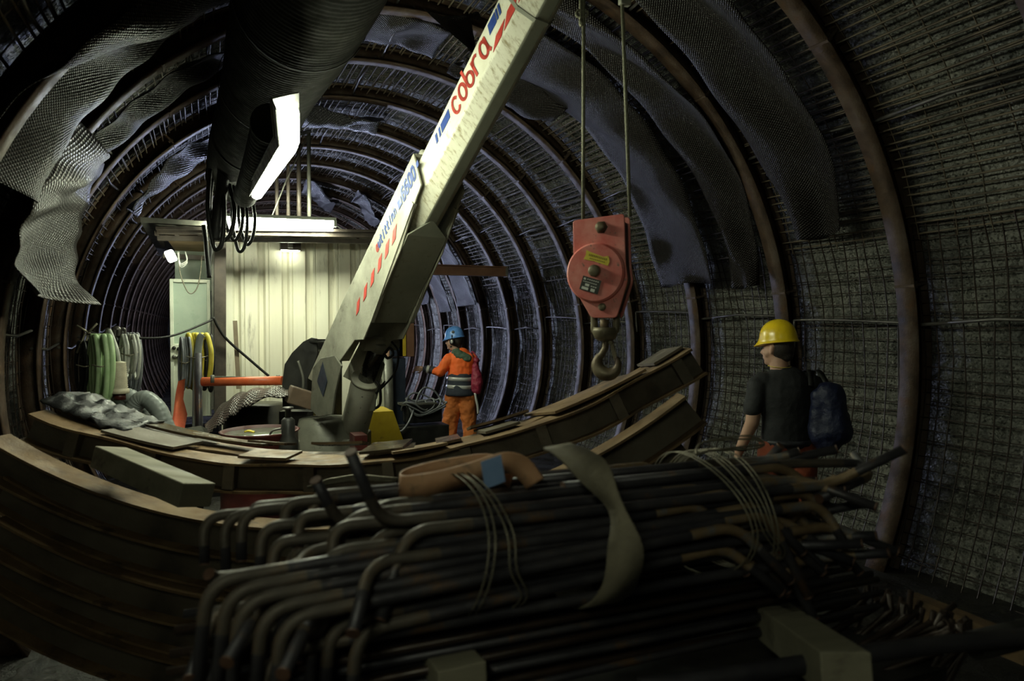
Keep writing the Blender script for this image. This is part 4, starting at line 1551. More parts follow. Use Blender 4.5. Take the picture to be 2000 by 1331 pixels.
# ropes
ra_, rb_ = hb(-.093, .22), hb(.128, .245, -.01)
for i, (p, px) in enumerate(((ra_, 1140), (rb_, 1215))):
    top = at(px, 0, HD)
    top = p + (top - p) * 1.32
    q = MB()
    q.tube([p, top], .0085, 10)
    tag(q.build('wire_rope', M['rope']), ['left wire rope holding the red hook block, knotted near the top', 'right wire rope holding the red hook block'][i], 'rope', 'wire ropes of the hook block')
q = MB()
c = at(1139, 26, HD)
q.tube(spline([c + RT * -.026 + UP * .01, c + RT * -.03 - UP * .012, c - UP * .018, c + RT * .018 - UP * .012, c + RT * .02 + UP * .006, c + UP * .012], 5, closed=True), .006, 8)
q.tube([c - RT * .012 + UP * .3, c - RT * .012, c - RT * .014 - UP * .055], .0075, 8)
q.tube([c - RT * .012 - UP * .03, c - RT * .006 - UP * .062], .010, 8)
tag(q.build('rope_clamp', M['rope']), 'small clamp and rope tail on the left wire rope at the top', 'clamp')
q = MB()
c = at(1220, 3, HD)
q.box(c, (.055, .03, .035))
tag(bevel(q.build('rope_socket', M['boomold']), .004), 'small pale socket on the right wire rope at the top edge', 'socket')


# ---------------------------------------------------------------- curved invert beams
def arcpt(R, s_, n):
    "point on a smile-shaped arc, s_ metres of arc from its middle, n up from it"
    a = s_ / R
    return (R - n) * math.sin(a), R - (R - n) * math.cos(a)


def curved(name, label, R, s0, s1, h, fw, m_fl, m_web, C, xd, yd, tilt=0.0, wavy=0.0, stiff=(), group=None, parent=None, seed=0):
    "an I-beam bent to radius R: xd its chord direction, yd away from the camera; C the lowest point of its underside"
    rnd = random.Random(seed)
    ph = rnd.uniform(0, 6)
    ud = Vector((0, 0, 1))
    ct, sn = math.cos(tilt), math.sin(tilt)
    X = xd * ct + ud * sn
    U = ud * ct - xd * sn
    Y = yd

    def P(s_, n, y):
        a, b2 = arcpt(R, s_, n)
        return C + X * a + U * b2 + Y * y
    t = parent or thing(name, label, 'steel beam', C, group)

    def sweep(nm, n0, n1, y0, y1, m):
        q = MB()
        N = 56
        rings = []
        for i in range(N + 1):
            s_ = s0 + (s1 - s0) * i / N
            dn = wavy * (math.sin(s_ * 6.5 + ph) + .5 * math.sin(s_ * 13 + ph * 2))
            ed = wavy * 1.2 * math.sin(s_ * 9 + ph)
            rings.append([P(s_, n0 + dn, y0 - ed), P(s_, n0, y1), P(s_, n1, y1), P(s_, n1 + dn, y0 - ed)])
        q.loft(rings, smooth=True)
        o = q.build(nm, M[m], t)
        e = o.modifiers.new('edges', 'EDGE_SPLIT')
        e.split_angle = .6
        return o
    sweep('bottom_flange', 0, .012, -fw / 2, fw / 2, m_fl)
    sweep('top_flange', h - .012, h, -fw / 2, fw / 2, m_fl)
    sweep('web', .010, h - .010, -.005, .005, m_web)
    for s_ in stiff:
        q = MB()
        a = P(s_, .012, -fw / 4)
        b2 = P(s_, h - .012, -fw / 4)
        q.beam(a, b2, fw / 2 - .01, .055, up=X)
        q.build('stiffener', M['web'], t)
    return t, P


XD = Vector((math.cos(-YAW), math.sin(-YAW), 0))
YD = Vector((math.sin(YAW), math.cos(YAW), 0))


def wrap(px, py, d):
    return at(px, py, d)


# lower row: single beams stacked on each other
G2 = 'bent steel beams stacked in the foreground'
low = [
    ('uppermost plain bent beam, directly below the welded plate frame', 690, 1085, 3.10, 3.2, -1.64, 1.66, .028, 0),
    ('second plain bent beam from the top of the lower stack', 670, 1172, 3.06, 3.2, -1.62, 1.66, .030, -.05),
    ('third plain bent beam from the top of the lower stack', 690, 1262, 3.02, 3.2, -1.48, 1.6, .02, .0),
    ('fourth plain bent beam from the top of the lower stack', 640, 1356, 3.00, 3.2, -1.44, 1.5, .016, -.04),
    ('lowest plain bent beam of the stack, resting on the ground', 640, 1450, 2.98, 3.2, -1.36, 1.5, .012, .0),
]
for i, row in enumerate(low):
    dy = (0, .03, -.02, .02, -.01)[i]
    curved('bent_beam', row[0], 2.95, -1.84 + .03 * (i % 3), 1.80 - .05 * (i % 2), .165, (.15, .12, .15, .13, .15)[i], 'beige', 'web', at(690, 1090, 3.1) + YD * dy - Vector((0, 0, .174 * i)) + XD * (.02 * (i % 2)), XD, YD, .068 - .003 * i, .0, (), G2, seed=i)
# upper frame: three bent beams joined by plates
fr = thing('plate_frame', 'welded frame of bent rusty beams joined by flat plates on top of the stack', 'steel frame', at(690, 950, 3.5))
C0 = at(700, 958, 3.42)
Pf = []
for i, (dy, dz) in enumerate(((0, 0), (.20, -.01), (.38, -.03))):
    _, P = curved('bent_beam', '', 3.8, -1.76, 1.92, .155, .14, 'beige', 'web', C0 + YD * dy + Vector((0, 0, dz)), XD, YD, .076, .006 if i == 0 else .008, [-1.5 + k * .42 for k in range(8)] + [1.82] if i == 0 else (), None, fr, seed=30 + i)
    Pf.append(P)


def plate_on(s0, s1, y0, y1, lift, m, skew=0.0, th=.014):
    q = MB()
    P = Pf[0]
    h = .155 + .012 + lift
    N = 8
    y1 *= .74
    dz = -.028 * (y1 > .2)
    rings = []
    for i in range(N + 1):
        s_ = s0 + (s1 - s0) * i / N
        rings.append([P(s_ + skew * 0, h, y0), P(s_ + skew, h + dz, y1), P(s_ + skew, h + th + dz, y1), P(s_, h + th, y0)])
    q.loft(rings, smooth=False)
    return q.build('top_plate', M[m], fr)


plate_on(1.12, 1.66, -.05, .62, .004, 'beige', -.18)
plate_on(.72, .92, .05, .58, .002, 'web', -.10)
plate_on(.44, .58, .05, .58, .0, 'wetplate', -.06)
plate_on(.10, .32, .02, .50, .004, 'wetplate', -.05)
plate_on(.02, .26, .0, .60, .018, 'wetplate', -.02)
plate_on(.62, .98, .30, .60, .018, 'beige', -.04)
plate_on(.22, .52, -.07, .28, .012, 'beige', -.10)
plate_on(-.62, -.36, -.06, .2, .01, 'beige', .02)
plate_on(-.72, -.50, .3, .62, .018, 'wetplate', .02)
plate_on(-1.38, -.98, -.04, .25, .004, 'web', .05)
plate_on(-1.62, -1.0, .24, .62, .012, 'wetplate', .05)
plate_on(-1.0, -.60, .22, .56, .02, 'wetplate', .02)
plate_on(-.36, -.05, .36, .62, .018, 'wetplate', .02)
plate_on(1.72, 1.90, .0, .6, .0, 'web', -.02)
# black wet plastic heap at the far left end
q = MB()
rnd = random.Random(4)
rows = []
for i in range(26):
    u = i / 25
    row = []
    for j in range(9):
        v = j / 8
        p = Pf[0](-1.80 + u * .50, .172 + .02 * (1 - u), .04 + v * .40) + Vector((0, 0, 0.035 * noise.noise(Vector((u * 9, v * 6, 1))) + .02 * math.sin(PI * v) * (1 - u * .7)))
        row.append(p)
    rows.append(row)
q.loft(rows, closed=False)
o = q.build('black_sheeting', mat('black_wet_plastic', [(.006, .006, .007), (.014, .014, .014)], (.2, .45), spec=.22, scale=4, bump=.5, bscale=18, bdist=.02))
o.modifiers.new('thick', 'SOLIDIFY').thickness = .01
tag(o, 'crumpled wet black plastic sheeting on the left end of the plate frame', 'plastic sheet')
# grey timber lying across the left side
q = MB()
ta, tb = at(212, 893, 3.10), at(385, 968, 2.72)
q.beam(ta, tb, .15, .10, up=(.25, 0, 1))
tag(bevel(q.build('timber_block', M['timber']), .005), 'weathered grey timber lying slanted across the left of the beam stack', 'timber')
q = MB()
for k in range(9):
    a = k * .7
    q.tube(spline([at(600 + k * 3, 952 - k, 2.6), at(650, 940 + 4 * math.sin(a), 2.6), at(700, 934 + 5 * math.sin(a * 1.3), 2.6), at(770 + k, 938 + 3 * math.sin(a), 2.6)], 5), .006, 5)
tag(q.build('cable_bunch', M['tiewire']), 'bunch of thin grey cables lying behind the rebar bundle', 'cable')

# ---------------------------------------------------------------- rebar bundle
BLp, BRp = at(640, 1008, 1.50), at(1560, 912, 2.02)
RX = (BRp - BLp).normalized()
RF = Vector((RX.y, -RX.x, 0)).normalized()      # towards the camera side
if RF.dot(CAM - BLp) < 0:
    RF = -RF
RU = RF.cross(RX)
if RU.z < 0:
    RU = -RU
RLN = (BRp - BLp).length
G3 = 'bent bars of the tied bundle'


def rb(x, f, u):
    return BLp + RX * x + RF * f + RU * u


def bent_bar(label, path, r=.0132, ends=(0, 0)):
    pts = []
    path = [Vector(p) for p in path]
    pts.append(path[0])
    for i in range(1, len(path) - 1):
        p, a, c = path[i], path[i - 1], path[i + 1]
        d1, d2 = (a - p), (c - p)
        k = min(.06, d1.length * .45, d2.length * .45)
        d1.normalize()
        d2.normalize()
        for j in range(9):
            t = j / 8
            pts.append((p + d1 * k) * (1 - t) ** 2 + p * 2 * t * (1 - t) + (p + d2 * k) * t * t)
    pts.append(path[-1])
    t = thing('bent_bar', label, 'steel bar', path[1], G3)
    q = MB()
    q.tube(pts, r, 12)
    q.build('bar', M['bluesteel'], t)
    # rusty bends and ends as sleeves of the same bar
    for pa, pb, pc, mb in ((path[0], path[1], path[2], 'barend2'), (path[-1], path[-2], path[-3], 'barend')):
        d1, d2 = (pa - pb), (pc - pb)
        k = min(.06, d1.length * .45, d2.length * .45)
        l1 = d1.length
        d1.normalize()
        d2.normalize()
        sp = []
        sp.append(pb + d1 * min(l1 * .98, k + .02))
        for j in range(9):
            tt = j / 8
            sp.append((pb + d1 * k) * (1 - tt) ** 2 + pb * 2 * tt * (1 - tt) + (pb + d2 * k) * tt * tt)
        sp.append(pb + d2 * (k + .09))
        q = MB()
        q.tube(sp, r + .0006, 12, cap=False)
        q.build('rusty_bend', M[mb], t)
        q = MB()
        q.tube([pa - d1 * .002, pa + d1 * .0015], r + .0006, 12)
        q.build('cut_end', M['cutend'], t)
    return t


rnd = random.Random(21)
slots = []
for r_ in range(6):
    for c_ in range(6):
        f = -.17 + c_ * .062 + (r_ % 2) * .03 + rnd.uniform(-.008, .008)
        u = -.0 - r_ * .038 + .0 + rnd.uniform(-.006, .006)
        u -= .9 * (f - .02) ** 2 * 1.2
        slots.append((f, u, r_, c_))
names = ['top', 'second', 'third', 'fourth', 'fifth', 'lowest']
cols = ['back', 'second from the back', 'third from the back', 'third from the front', 'second from the front', 'front']
for f, u, r_, c_ in slots:
    x0 = .11 + rnd.uniform(-.08, .08) - .055 * r_
    x1 = RLN + rnd.uniform(-.18, .08) - .03 * r_ + (.04 if r_ < 2 else 0)
    a = rnd.choice([-1.35, -1.5, -1.7, -1.1, -.4, 1.4]) + rnd.uniform(-.2, .2)      # leg direction on the left
    ll = rnd.uniform(.12, .2)
    lf, lu = math.cos(a) * .6 + .25, math.sin(a)
    b2 = rnd.choice([-.5, .5, .9, -.9, -1.3, .2]) + rnd.uniform(-.2, .2)
    rl = rnd.uniform(.13, .22)
    p0 = rb(x0 - .05 + rnd.uniform(-.05, .02), f + ll * lf, u + ll * lu)
    p1 = rb(x0, f, u)
    p2 = rb(x1, f, u + rnd.uniform(-.012, .012))
    p3 = rb(x1 + rl * rnd.uniform(.15, .9), f + rl * math.cos(b2) * .9, u + rl * math.sin(b2) * .8)
    bent_bar('bent steel bar of the tied bundle, %s layer, %s' % (names[r_], cols[c_]), [p0, p1, p2, p3])
# a front row of long-legged bars, hooked down on the left
for i in range(9):
    f = .13 + .022 * (i % 5)
    u = -.055 - i * .015
    x0 = -.25 + i * .035 + rnd.uniform(-.01, .01)
    x1 = RLN - .30 + rnd.uniform(-.2, .1)
    p0 = rb(x0 - .03, f + .02, u - .26 - rnd.uniform(0, .06))
    p1 = rb(x0, f, u - .015)
    p2 = rb(x1, f - .03, u + .03)
    p3 = rb(x1 + rnd.uniform(.08, .14), f + .03, u - rnd.uniform(.08, .2))
    bent_bar('bent steel bar leaning on the front of the bundle, %s from the top' % ORD[i], [p0, p1, p2, p3])
# a few bars laid crosswise with the bends standing out on the left
for i, (px, py, d, dx, dy) in enumerate(((438, 1000, 1.72, 12, 118), (473, 1000, 1.66, -6, 96), (398, 1010, 1.74, 4, 92), (555, 985, 1.62, 18, 72), (512, 1030, 1.56, -14, 88), (585, 1010, 1.55, -8, 60), (650, 1030, 1.45, 2, 90), (620, 968, 1.66, -30, 34), (540, 1060, 1.5, -36, 62), (500, 990, 1.7, -40, 20), (420, 1130, 1.5, -40, -8), (395, 1200, 1.42, -12, 110))):
    a_, b_ = at(px, py + (8 if i == 0 else 0), d), at(px + dx * .3, py + dy, d - .02)
    c_ = a_ + RX * 1.0 + Vector((0, 0, rnd.uniform(-.02, .01)))
    d_ = c_ + RX * .05 + Vector((0, 0, -.1))
    bent_bar('bar with hooked end showing at the left, %s of the loose ones' % ORD[i], [b_, a_, c_, d_])
for i, (pts) in enumerate(([(1560, 905, 2.0), (1680, 905, 2.05), (1700, 930, 1.98), (1600, 975, 1.85)], [(1400, 905, 2.05), (1500, 900, 2.05), (1562, 882, 2.02)], [(1480, 930, 1.95), (1590, 955, 1.92), (1660, 925, 1.9)], [(1450, 990, 1.9), (1570, 990, 1.9), (1520, 1040, 1.85), (1610, 1110, 1.8)], [(1300, 1080, 1.8), (1520, 1078, 1.8), (1590, 1210, 1.75)], [(1500, 1010, 1.9), (1600, 1030, 1.9), (1680, 1120, 1.85)])):
    P_ = [at(*p) for p in pts]
    P_ = [P_[0] - RX * .8] + P_
    bent_bar('bar with curled end at the right of the bundle, %s loose one' % ORD[i], P_)

# tie wires and sling
for i, (x, n_) in enumerate(((.30, 2), (.34, 2), (1.00, 2), (1.05, 3), (1.10, 2))):
    q = MB()
    for k in range(n_):
        pts = []
        for j in range(14):
            a = 2 * PI * j / 14
            pts.append(rb(x + .015 * k + .02 * math.sin(a * 2 + i) + .05 * (1 if math.sin(a) < 0 else 0) * (i % 2), .0 + .235 * math.cos(a), -.095 + .165 * math.sin(a)))
        q.tube(spline(pts, 4, closed=True), .0022, 5, cap=False)
    tag(q.build('tie_wire', M['tiewire']), 'thin wire tied round the bar bundle, %s from the left' % ORD[i], 'wire', 'tie wires round the bundle')
q = MB()
for k in range(2):
    q.tube(spline([rb(1.0, .03, .075), rb(1.05, 0, .10), rb(1.2, .01, .10 + .01 * k), rb(1.25, .02, .085), rb(1.2, .03, .075 + .01 * k), rb(1.05, .03, .08)], 5, closed=True), .003, 6, cap=False)
tag(q.build('wire_loop', M['tiewire']), 'twisted wire loop sticking out on top of the bundle', 'wire')
sl = thing('webbing_sling', 'grey webbing sling twisted round the bar bundle with an orange loop', 'sling', rb(.62, 0, .05))
q = MB()
pts, wds, wd_ = [], [], []
for i in range(41):
    u = i / 40
    a = math.radians(85 - 205 * u)
    pts.append(rb(.56 + .10 * u + .02 * math.sin(u * 6), .02 + (.245 + .02 * math.sin(u * 3)) * math.cos(a), -.07 + .20 * math.sin(a)))
    tw = 1.35 * math.exp(-((u - .28) / .13) ** 2)
    wds.append((RX * math.cos(tw) + (RF * math.cos(a) + RU * math.sin(a)) * math.sin(tw)))
    wd_.append(.085 * (.35 + .65 * abs(math.cos(tw * .9))) + .05 * max(0, u - .45))
q.ribbon(spline(pts, 1), wds, wd_, .006)
q.build('grey_band', M['sling'], sl)
q = MB()
lp = [at(1000, 935, 1.72), at(960, 908, 1.76), at(900, 912, 1.78), at(830, 925, 1.76), at(786, 940, 1.72), at(790, 952, 1.66), at(850, 944, 1.62), at(920, 925, 1.64), at(985, 905, 1.66), at(1020, 915, 1.68), at(1045, 945, 1.68)]
q.ribbon(spline(lp, 6), Vector((0, 0, 1)) + RF * .25, .058, .006)
q.build('orange_loop', M['slingorange'], sl)
q = MB()
q.prism([(-.028, -.036), (.024, -.03), (.03, .035), (-.022, .03)], .003, Matrix((RT * .97 + UP * .25, UP * .97 - RT * .25, -FW)).transposed(), at(962, 922, 1.58))
q.build('blue_tag', M['tag'], sl)

# ---------------------------------------------------------------- lower straight bars, timbers, corner
G4 = 'straight thin bars under the bundle'
rnd = random.Random(8)
k_ = 0
LB = at(830, 1215, 1.55)
for r_ in range(6):
    for c_ in range(11):
        f = -.24 + c_ * .034 + rnd.uniform(-.008, .008)
        u = -.0 - r_ * .030 + rnd.uniform(-.006, .006)
        a_ = LB + RX * rnd.uniform(-.55, -.42) + RF * f + RU * u
        b_ = LB + RX * rnd.uniform(1.12, 1.42) + RF * (f - .02) + RU * (u - .02 + rnd.uniform(-.02, .02))
        q = MB()
        q.tube([a_, a_.lerp(b_, .5) + RU * rnd.uniform(-.006, .006), b_], .010, 7)
        tag(q.build('straight_bar', M['wire'] if rnd.random() < .5 else M['bluesteel']), 'thin straight steel bar under the tied bundle, row %s down, %s from the back' % (ORD[r_], ORD[c_]), 'steel bar', G4)
for i, (a_, b_) in enumerate(((at(800, 1216, 1.80), at(905, 1345, 1.40)), (at(1480, 1190, 2.0), at(1655, 1318, 1.42)))):
    q = MB()
    q.beam(a_, b_, .11, .09)
    tag(bevel(q.build('timber_bearer', M['timber']), .004), ['pale timber bearer end at the bottom centre of the photo', 'pale splintered timber bearer under the bars at bottom right'][i], 'timber', 'timber bearers under the bars')
q = MB()
q.box(LB + RX * .5 + RF * .0 + Vector((0, 0, -.62)), (1.9, .5, .70), Matrix((RX, -RF, RU)).transposed())
tag(q.build('steel_skip', M['darkmetal']), 'dark steel box carrying the stacked bars, almost lost in shadow', 'skip')
q = MB()
q.beam(at(1780, 1180, 2.9), at(2010, 1275, 2.5), .07, .09)
tag(q.build('channel_rail', M['beige']), 'brown steel channel lying along the right wall at the bottom right', 'channel')
q = MB()
q.tube(spline([at(1250, 1345, 1.45), at(1500, 1310, 1.5), at(1760, 1268, 1.6), at(2050, 1240, 1.7)], 5), .022, 10)
tag(q.build('dark_pipe', M['bluesteel']), 'dark pipe running across the bottom right corner', 'pipe')
q = MB()
q.tube([at(1900, 1262, 1.7), at(2060, 1225, 1.75)], .036, 10)
tag(q.build('dark_pipe', M['darkmetal']), 'thick black pipe end at the bottom right edge', 'pipe')
G5 = 'bar ends sticking up at the lower right'
for i in range(34):
    u = rnd.uniform(0, 1)
    b_ = at(1660 + 260 * u, 1165 + 105 * u + rnd.uniform(-12, 18), 2.2 - .3 * u)
    d = Vector((rnd.uniform(-.03, .08), rnd.uniform(-.05, .05), rnd.uniform(.03, .08)))
    q = MB()
    q.tube([b_ - RX * .35 - d * 2, b_ + d * .2, b_ + d], .009, 7)
    tag(q.build('bar_end', M['wire']), 'dark bar end sticking up beside the brown channel at bottom right', 'steel bar', G5)


# ---------------------------------------------------------------- the two workers
def cap_mesh(q, a, b, ra, rb, fy=1.0, n=20):
    a, b = Vector(a), Vector(b)
    d = (b - a)
    L_ = d.length
    d = d.normalized() if L_ > 1e-6 else Vector((0, 0, 1))
    u = d.orthogonal().normalized()
    v = d.cross(u)
    rings = []
    for i in range(7):
        t = -PI / 2 + PI / 2 * i / 6
        rings.append((a + d * ra * math.sin(t), max(ra * math.cos(t), 1e-4)))
    for i in range(7):
        t = PI / 2 * i / 6
        rings.append((b + d * rb * math.sin(t), max(rb * math.cos(t), 1e-4)))
    out = []
    for c, r in rings:
        ring = []
        for k in range(n):
            o = (u * math.cos(2 * PI * k / n) + v * math.sin(2 * PI * k / n)) * r
            o.y *= fy
            ring.append(c + o)
        out.append(ring)
    q.loft(out)


def ell_mesh(q, c, r, rot=None, n=24):
    rings = []
    for i in range(13):
        t = -PI / 2 + PI * i / 12
        rings.append([Vector(c) + (rot or Matrix.Identity(3)) @ Vector((r[0] * max(math.cos(t), 1e-3) * math.cos(2 * PI * k / n), r[1] * max(math.cos(t), 1e-3) * math.sin(2 * PI * k / n), r[2] * math.sin(t))) for k in range(n)])
    q.loft(rings)


def blob(name, shapes, m, parent, voxel=.009, smooth=4, wrinkle=0.0, ws=9.0):
    q = MB()
    for s_ in shapes:
        if s_[0] == 'c':
            cap_mesh(q, *s_[1:])
        else:
            ell_mesh(q, *s_[1:])
    o = q.build(name, m, parent, False)
    r = o.modifiers.new('remesh', 'REMESH')
    r.mode = 'VOXEL'
    r.voxel_size = voxel
    r.use_smooth_shade = True
    if smooth:
        sm = o.modifiers.new('smooth', 'SMOOTH')
        sm.iterations = smooth
        sm.factor = .6
    if wrinkle:
        tx = bpy.data.textures.new(name + '_folds', 'CLOUDS')
        tx.noise_scale = 1 / ws
        tx.noise_depth = 2
        dm = o.modifiers.new('folds', 'DISPLACE')
        dm.texture = tx
        dm.strength = wrinkle
        dm.mid_level = .5
    return o


def hand(sh, wrist, palm_dir, spread, curl, s_=1.0):
    "fingers as capsules: wrist point, direction of the palm, the sideways spread and the curl direction"
    w_, d, sp, cu = Vector(wrist), Vector(palm_dir).normalized(), Vector(spread).normalized(), Vector(curl).normalized()
    sh.append(('c', w_, w_ + d * .03 * s_, .024, .027))
    for k in range(4):
        o = sp * (.0195 * (k - 1.5))
        sh.append(('c', w_ + d * .025 * s_ + o * .7, w_ + d * .088 * s_ + o, .0135, .0115))
        ln = (.072, .082, .078, .060)[k]
        a = w_ + d * .088 * s_ + o
        b1 = a + (d * .85 + cu * .5).normalized() * ln * .52
        b2_ = b1 + (d * .35 + cu * .9).normalized() * ln * .5
        sh.append(('c', a, b1, .0098, .0088))
        sh.append(('c', b1, b2_, .0088, .0074))
    t0 = w_ + d * .03 - sp * .024
    t1 = t0 + (d * .6 - sp * .7 + cu * .2).normalized() * .04
    t2 = t1 + (d * .9 - sp * .1 + cu * .3).normalized() * .032
    sh.append(('c', t0, t1, .0135, .011))
    sh.append(('c', t1, t2, .011, .009))


def head_shapes(c, f, s_=1.0):
    "head centre c, f = facing unit vector (horizontal)"
    f = Vector(f).normalized()
    l = Vector((-f.y, f.x, 0))
    R = Matrix((f, l, Vector((0, 0, 1)))).transposed()

    def h(x, y, z):
        return Vector(c) + R @ Vector((x, y, z))
    sh = [('e', h(-.012, 0, .025), (.098, .076, .105), R), ('e', h(.018, 0, -.045), (.072, .060, .075), R),
          ('c', h(.066, 0, -.085), h(.05, 0, -.08), .024, .03),
          ('c', h(.086, 0, .018), h(.108, 0, -.022), .009, .014), ('c', h(.098, 0, -.024), h(.088, 0, -.028), .016, .018),
          ('c', h(.083, .03, .030), h(.083, -.03, .030), .013, .013),
          ('c', h(.082, .018, -.055), h(.082, -.018, -.055), .012, .012),
          ('c', h(.055, .045, -.015), h(.04, .05, -.03), .022, .024), ('c', h(.055, -.045, -.015), h(.04, -.05, -.03), .022, .024)]
    for sgn in (1, -1):
        sh += [('c', h(-.008, sgn * .078, .022), h(-.003, sgn * .076, -.022), .014, .010), ('c', h(-.018, sgn * .083, .018), h(-.014, sgn * .081, -.005), .010, .008)]
    return sh, h, R


def helmet(parent, h, R, m, tilt=0.0, name='safety_helmet'):
    q = MB()
    base = h(-.012, 0, .055)
    T = R @ Matrix.Rotation(tilt, 3, 'Y')
    rings = []
    N = 40
    prof = [(1.08, -.012), (1.10, -.006), (1.02, .0), (1.0, .02), (.97, .055), (.88, .092), (.70, .122), (.42, .142), (.15, .148), (.01, .149)]
    for r, z in prof:
        ring = []
        for k in range(N):
            a = 2 * PI * k / N
            x, y = .128 * r * math.cos(a), .106 * r * math.sin(a)
            if z < .001:
                x += .040 * max(0, math.cos(a)) ** 2
                z_ = z - .016 * max(0, math.cos(a)) ** 2
            else:
                z_ = z
            # three low ridges over the crown
            if z > .05:
                z_ += .005 * max(0, math.cos(y / .018)) * (1 if abs(y) < .04 else 0)
            ring.append(base + T @ Vector((x, y, z_)))
        rings.append(ring)
    q.loft(rings)
    o = q.build(name, m, parent, False)
    o.modifiers.new('thick', 'SOLIDIFY').thickness = .003
    s2 = o.modifiers.new('sub', 'SUBSURF')
    s2.levels = s2.render_levels = 1
    return o, base, T


def person(label, loc):
    o = bpy.data.objects.new('person', None)
    COL.objects.link(o)
    o.location = loc
    o.rotation_euler = (0, 0, -YAW)
    return tag(o, label, 'person')


# worker in the yellow helmet, seen from behind
wy = person('person in yellow helmet and dark T-shirt seen from behind, blue bag on right shoulder', (at(1540, 636, 4.45).x, at(1540, 636, 4.45).y, 0))
hs_, hh, hR = head_shapes((-.070, .02, 1.655), (-.62, .78, 0))
body = list(hs_) + [
    ('c', (-.055, .0, 1.50), (-.062, .01, 1.60), .062, .058),
    ('c', (-.17, 0, 1.435), (.13, 0, 1.435), .062, .062, .8), ('c', (-.02, 0, 1.38), (-.01, 0, 1.18), .15, .14, .72), ('c', (-.01, 0, 1.18), (0, .01, .98), .135, .15, .72),
    ('c', (-.085, .02, .95), (-.10, .05, .52), .092, .060), ('c', (-.10, .05, .52), (-.10, .0, .10), .056, .040), ('c', (-.10, 0, .05), (-.12, .16, .045), .045, .040),
    ('c', (.085, .0, .95), (.10, -.04, .52), .092, .060), ('c', (.10, -.04, .52), (.11, -.12, .10), .056, .040), ('c', (.11, -.12, .05), (.12, .04, .045), .045, .040),
    ('c', (-.205, 0, 1.41), (-.245, -.01, 1.16), .055, .046), ('c', (-.245, -.01, 1.16), (-.315, .04, .955), .046, .031),
    ('c', (.185, .02, 1.41), (.23, .10, 1.17), .055, .046), ('c', (.23, .10, 1.17), (.16, .30, 1.10), .044, .031)]
hand(body, (-.318, .043, .94), (-.12, .15, -1), (.2, 1, .1), (.9, -.2, -.2))
hand(body, (.15, .32, 1.10), (-.6, .8, 0), (0, .2, 1), (-.6, -.5, -.1))
blob('body', body, M['skin'], wy, .0075, 4)
blob('hair', [('e', hh(-.032, 0, .02), (.088, .080, .098), hR), ('c', hh(-.07, 0, -.035), hh(-.065, 0, -.01), .046, .06)], M['hair'], wy, .008, 3)
hel, hb_, hT = helmet(wy, hh, hR, M['helmyel'], .10)
shirt = [('c', (-.165, 0, 1.430), (.135, 0, 1.430), .074, .074, .85), ('c', (-.05, 0, 1.50), (-.05, 0, 1.46), .068, .09), ('c', (-.02, 0, 1.38), (-.01, 0, 1.16), .175, .165, .70), ('c', (-.01, 0, 1.16), (-.005, .01, 1.045), .165, .165, .72),
         ('c', (-.205, 0, 1.41), (-.245, -.012, 1.255), .068, .062), ('c', (.185, .02, 1.41), (.22, .07, 1.25), .068, .062)]
blob('t_shirt', shirt, M['tshirt'], wy, .009, 5, .022, 7)
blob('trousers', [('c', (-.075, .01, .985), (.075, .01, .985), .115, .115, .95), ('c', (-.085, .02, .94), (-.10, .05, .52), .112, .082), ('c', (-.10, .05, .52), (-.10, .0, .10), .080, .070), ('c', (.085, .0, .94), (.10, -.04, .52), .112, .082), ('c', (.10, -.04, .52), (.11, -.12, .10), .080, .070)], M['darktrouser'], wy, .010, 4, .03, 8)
q = MB()
q.lathe([(.166, -.018), (.172, -.018), (.172, .018), (.166, .018)], (-.002, .01, 1.030), 40, None, 1.0, .76)
q.build('belt', M['leather'], wy, False)
for x_, y_ in ((-.12, .07), (.12, -.05)):
    blob('boot', [('c', (x_, y_ - .06, .06), (x_, y_ + .10, .05), .055, .05), ('c', (x_, y_ - .06, .05), (x_, y_ - .065, .16), .055, .058)], M['rubber'], wy, .010, 2)
q = MB()
q.lathe([(.033, -.012), (.038, -.012), (.038, .012), (.033, .012)], (-.306, .036, .975), 20)
q.build('wrist_strap', M['rubber'], wy, False)
q = MB()
q.tube([Vector((-.056 + .074 * math.cos(a), .004 + .070 * math.sin(a), 1.545 + .008 * math.sin(a))) for a in [2 * PI * i / 28 for i in range(29)]], .0022, 5, cap=False)
q.build('neck_cord', M['stick_y'], wy, False)
bg = bpy.data.objects.new('backpack', None)
COL.objects.link(bg)
bg.location = (at(1540, 636, 4.45).x, at(1540, 636, 4.45).y, 0)
bg.rotation_euler = (0, 0, -YAW)
tag(bg, 'dark blue nylon backpack hanging from the right shoulder of the yellow-helmeted person', 'backpack')
blob('bag_body', [('c', (.205, -.17, 1.37), (.235, -.175, 1.14), .085, .115, .9), ('c', (.15, -.155, 1.34), (.16, -.16, 1.10), .07, .085, .8), ('c', (.21, -.16, 1.12), (.20, -.16, 1.07), .112, .095, .9)], M['bagblue'], bg, .009, 5, .03, 8)
for dx in (0, .11):
    q = MB()
    q.ribbon(spline([(.10 + dx, -.13, 1.42), (.12 + dx * .6, -.06, 1.51), (.13 + dx * .5, .04, 1.50), (.15 + dx * .4, .10, 1.38), (.18 + dx * .3, .04, 1.2)], 6), Vector((1, 0, 0)), .035, .006)
    q.build('strap', M['rubber'], bg, False)

